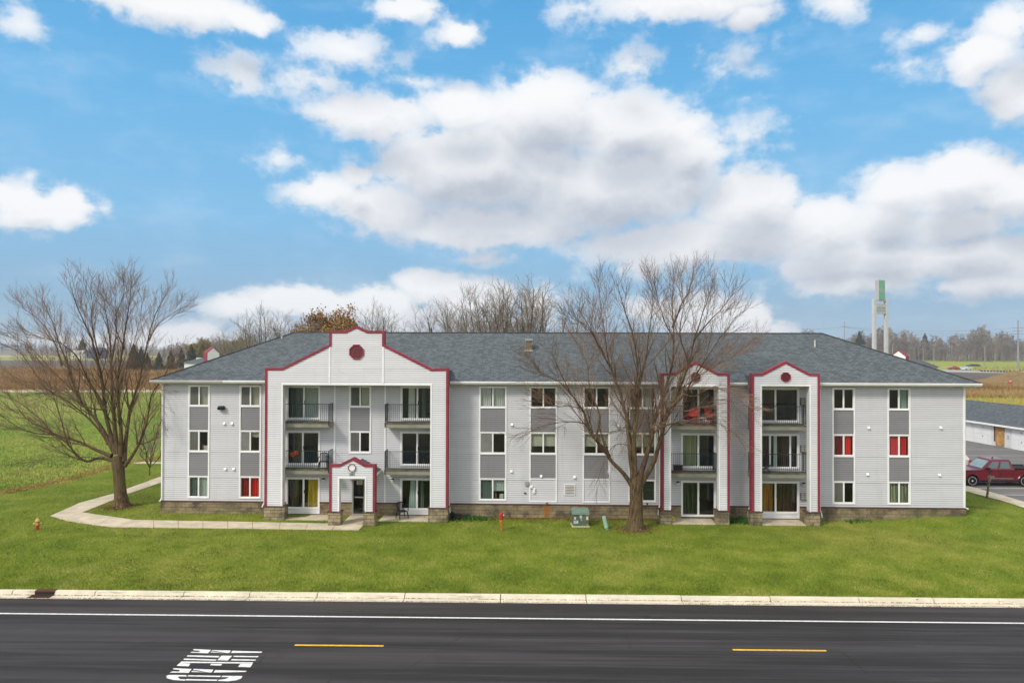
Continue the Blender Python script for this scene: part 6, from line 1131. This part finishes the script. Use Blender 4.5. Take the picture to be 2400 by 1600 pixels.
# houses on the left horizon
def house(px, dist, w_, d_, h_, rh, wc, rc, label):
    r = ray(px, 830); X = r.x * dist / r.y; t = empty('farmhouse', (X, dist, 0), rnd.uniform(-.3, .3), label, 'house'); q = MB(); q.box(-w_ / 2, w_ / 2, 0, d_, 0, h_); q.prism([(-w_ / 2, h_), (w_ / 2, h_), (0, h_ + rh)], 0.01, d_ - .01) if w_ < d_ else None; q.build('wall', wc, t, False)
    q = MB(); q.add([(-w_ / 2 - .4, -.4, h_), (w_ / 2 + .4, -.4, h_), (w_ / 2 + .4, d_ / 2, h_ + rh), (-w_ / 2 - .4, d_ / 2, h_ + rh), (w_ / 2 + .4, d_ + .4, h_), (-w_ / 2 - .4, d_ + .4, h_)], [(0, 1, 2, 3), (3, 2, 4, 5)]); q.build('roof', rc, t, False, uv=True)
    for i in range(3):
        for j in range(max(1, int(h_ / 2.8))): q = MB(); x = -w_ / 2 + w_ * (i + .5) / 3; q.box(x - .6, x + .6, -.06, 0, 1 + j * 2.8, 2.4 + j * 2.8); q.build('window', DKGLASS, t, False)
NAVY = mat('navy_roof', (.03, .04, .10), .7); house(180, 640, 9, 8, 4.5, 3, WHITE, DULL, 'small white farmhouse left of the lone evergreen on the horizon'); house(222, 640, 13, 9, 6, 4, mat('navy_wall', (.05, .07, .18), .7), NAVY, 'dark blue house right of the lone evergreen on the horizon'); house(470, 270, 3.2, 6, 4.6, 1.6, WHITE, DULL, 'white house wall behind the tallest evergreen at left')
# tall roadside sign
sd_ = 180; r = ray(2063, 830); SX = r.x * sd_ / r.y; SG = mat('pale_sign_steel', (.50, .54, .56), .5, .06, 1); SGN = mat('sign_green', (.13, .38, .24), .4, .1, 1.2); SGL = mat('sign_pale_green', (.25, .40, .30), .5, .1, 1)
sn = empty('roadside_sign', (SX, sd_, 0), R(16), 'tall two-legged roadside sign with a green and white box on top', 'sign'); zz = lambda y: ZZ(2063, y, sd_)
pw_ = 1.72
for s_ in (-1, 1): q = MB(); q.cbox(s_ * pw_ - .34, s_ * pw_ + .34, -.42, .42, 0, zz(700), .03); q.build('post', SG, sn, False)
q = MB(); q.box(-pw_ + .34, pw_ - .34, -.36, .36, zz(706), zz(700.5)); q.build('crossbar', SG, sn, False)
q = MB(); q.box(-pw_ + .34, pw_ - .34, -.40, .40, zz(735.5), zz(712)); pn = q.build('lower_panel', mat('faded_sign_panel', (.40, .44, .45), .6, .1, 1), sn, False); q = MB()
for a, b, c, d_ in ((-1.2, -.1, 720, 724), (.15, 1.2, 720, 724), (-1.2, .2, 727, 730), (.35, 1.1, 727, 730)): q.box(a, b, -.415, -.402, zz(d_), zz(c))
q.build('faded_lettering', mat('faded_grey_green', (.26, .31, .30), .6), pn, False)
q = MB(); q.cbox(-.92, .92, -.62, .62, zz(701.5), zz(656), .04); bx = q.build('sign_box', mat('sign_box_grey', (.42, .44, .46), .5, .06, 1), sn, False)
q = MB(); q.box(-.86, .86, -.64, -.622, zz(688), zz(658)); q.build('upper_face', SGN, bx, False); q = MB(); q.box(-.86, .86, -.642, -.622, zz(686.5), zz(676)); q.build('middle_face', SGL, bx, False); q = MB(); q.box(-.86, .86, -.64, -.622, zz(700.5), zz(688.4)); q.build('lower_face', SGN, bx, False); q = MB(); q.add([(-.3, -.65, zz(676)), (.35, -.65, zz(677)), (.1, -.65, zz(664))], [(0, 1, 2)]); q.build('emblem', SGL, bx, False)
q = MB(); q.box(-.25, .25, -.2, .2, zz(701.5), zz(700)); q.build('mount', UND, sn, False)
# poles
STEEL = mat('weathered_steel_pole', (.26, .29, .33), .6, .1, .5); WOODP = mat('grey_pole_wood', (.30, .28, .26), .8, .15, .5)
def pole(px, ytop, dist, r_, arms, m_, label, cat='utility pole', nm='utility_pole', lamp=False, zb_=0):
    r = ray(px, 830); X = r.x * dist / r.y; ht = ZZ(px, ytop, dist); t = empty(nm, (X, dist, 0), 0, label, cat, 'poles in the distance'); q = MB(); q.tube([(0, 0, -.2), (0, 0, ht)], [r_, r_ * .55], 8, cap=True); q.build('post', m_, t, False)
    for (z, w_) in arms: q = MB(); zz_ = ZZ(px, z, dist); q.tube([(-w_, 0, zz_ + .25), (0, 0, zz_), (w_, 0, zz_ + .25)], r_ * .28, 5); q.build('crossarm', m_, t, False)
    if lamp: q = MB(); q.cbox(-1.6, -.4, -.3, .3, ht - .1, ht + .2, .05); q.build('lamp_head', m_, t, False)
    return Vector((X, dist, ht))
k1 = pole(2386.3, 750, 365, .48, ((768.5, 2.6), (776.5, 2.2), (783, 2.6)), STEEL, 'tallest grey steel pole with three pairs of arms at the right edge'); k2 = pole(1979, 754, 372, .30, ((766, 1.8),), WOODP, 'dark pole behind the right roof slope, left of the tall sign')
k3 = pole(2189, 806, 430, .26, ((808.5, 2.4),), WOODP, 'thin pole with one crossarm before the woods above the green field'); k4 = pole(2308, 811, 400, .22, ((812.5, 1.0),), WOODP, 'thin grey pole directly right of the dark blue car in the field'); k5 = pole(2092, 807, 440, .24, ((808.5, 1.6),), WOODP, 'short pole just left of the far maroon-edged gable'); k6 = pole(2164, 816, 520, .25, (), WOODP, 'faint bare pole before the woods, left of the thin pole with a crossarm'); k7 = pole(2332, 815, 430, .2, (), WOODP, 'thin bare pole second from the tallest pole at right'); k8 = pole(2023, 808, 440, .2, ((809, 1.0),), WOODP, 'small pole at the foot of the woods left of the tall sign')
k9 = pole(41, 770, 500, .32, ((783, 1.2),), WOODP, 'thin pole above the left horizon behind the left tree')
pole(1540 * 0 + 2285 * 0 + 2345, 800, 900, .01, (), WOODP, 'x') if False else None
def wire(a, b, sag, nm='power_line', lab=''):
    q = MB(); pts = [a.lerp(b, i / 24) - Vector((0, 0, sag * 4 * (i / 24) * (1 - i / 24))) for i in range(25)]; q.tube(pts, .035, 3); o = q.build(nm, mat('wire_grey', (.12, .14, .17), .6) if 'wire_grey' not in bpy.data.materials else bpy.data.materials['wire_grey']); tag(o, lab, 'power line', 'power lines at right'); return o
fz = lambda px, y, d_: PY(px, y, d_)
wire(fz(2382, 768, 365), fz(1979, 765, 372), 2.0, lab='topmost wire between the tallest steel pole and the pole behind the roof slope'); wire(fz(2382, 782, 365), fz(1979, 767, 372), 2.5, lab='lowest wire between the tallest steel pole and the pole behind the roof slope'); wire(fz(2382, 776, 365), fz(1979, 766, 372), 2.2, lab='middle wire between the tallest steel pole and the pole behind the roof slope'); wire(fz(1979, 766, 372), fz(1880, 770, 380), .6, lab='wire leaving the roof-slope pole to the left'); wire(fz(2390, 769, 365), fz(2480, 766, 355), .5, lab='wire leaving the tallest steel pole to the right'); wire(fz(2092, 809, 440), fz(2189, 808.5, 430), 1, lab='thin wire strung low before the woods, left span'); wire(fz(2189, 808.5, 430), fz(2308, 812, 400), 1, lab='thin wire strung low before the woods, right span')
# row of dark marker blocks along the far road
for i in range(12):
    p = PZ(2301 + i * 7.4, 870.4 + i * .24, .03); o = empty('barrier_block', (p.x, p.y, .03), R(10), 'dark marker block in the row along the far road', 'barrier', 'marker blocks along the far road'); q = MB(); q.cbox(-.45, .45, -.3, .3, 0, .55, .08); q.build('block', UND, o, False); q = MB(); q.box(.45, 1.1, -.1, .1, .2, .45); q.build('rail', DULL, o, False)
# dirt mound and a small red sign
blades('mound_brush', 9000, px_sampler([(2290, 915), (2500, 925), (2500, 895), (2330, 893)]), 1.0, .08, BRB, .4)
def mound(name, px, py, w_, d_, h_, m_, seed):
    p = PZ(px, py, 0); n = 26; V, F_ = [], []; rg = random.Random(seed)
    for j in range(n + 1):
        for i in range(n + 1):
            u, v = i / n * 2 - 1, j / n * 2 - 1; k = max(0, 1 - (u * u + v * v)) ** .8; V.append((p.x + u * w_, p.y + v * d_, -.1 + h_ * k * (1 + .25 * math.sin(u * 7 + seed) + .2 * math.sin(v * 9 + u * 5)) + rg.uniform(-.12, .12) * k))
    for j in range(n):
        for i in range(n): a = j * (n + 1) + i; F_.append((a, a + 1, a + n + 2, a + n + 1))
    q = MB(); q.add(V, F_); o = q.build(name, m_, smooth=True); o['kind'] = 'structure'
mound('dirt_mound', 2400, 905, 16, 14, 3.0, m_ground('mound_soil', ((.22, .15, .07), (.30, .20, .09), (.11, .08, .05), (.26, .24, .09)), .4, 3), 2); mound('dirt_mound', 2350, 903, 9, 8, 1.8, bpy.data.materials['mound_soil'], 5)
p = PZ(2349.5, 912, 0); q = MB(); q.cbox(-.42, .42, -.04, .04, .55, 1.4, .03); q.box(-.05, .05, -.03, .03, -.1, .55)
o = empty('small_sign', (p.x, p.y - 3, 1.1), 0, 'small red and white sign in the brown brush beyond the garages', 'sign'); q.build('board', mat('sign_red', (.5, .03, .03), .6), o, False); q = MB(); q.box(-.3, .3, -.048, -.042, 1.1, 1.25); q.box(-.14, .14, -.048, -.042, .85, .95); q.build('sign_marks', WHITE, o, False)
p = PZ(1149 / 5.88 + 0, 900, 0); o = empty('marker_post', (p.x, p.y, 0), 0, 'slim white marker post in the brown brush beyond the meadow', 'post'); q = MB(); q.tube([(0, 0, -.1), (0, 0, 3.2)], .06, 6, cap=True); q.build('rod', WHITE, o, False); q = MB(); q.tube([(0, 0, 2.6), (0, 0, 3.0)], .075, 6, cap=True); q.build('band', DULL, o, False)
# ------------------------------------------------------------------ air
q = MB(); q.box(-1500, 1500, -25, 1750, -2.5, 62); hz_ = q.build('haze', None) if False else None
me = bpy.data.meshes.new('haze'); me.from_pydata(q.v, [], q.f); hm = bpy.data.materials.new('haze_air'); hm.use_nodes = True; nt = NT(hm.node_tree); o = nt.n('ShaderNodeOutputMaterial'); vp = nt.n('ShaderNodeVolumePrincipled'); vp.inputs['Density'].default_value = .00026; vp.inputs['Color'].default_value = (.80, .87, .98, 1); vp.inputs['Anisotropy'].default_value = .2
nt.l(vp.outputs[0], o.inputs['Volume']); me.materials.append(hm); ho = bpy.data.objects.new('haze', me); C.objects.link(ho); ho['kind'] = 'stuff'
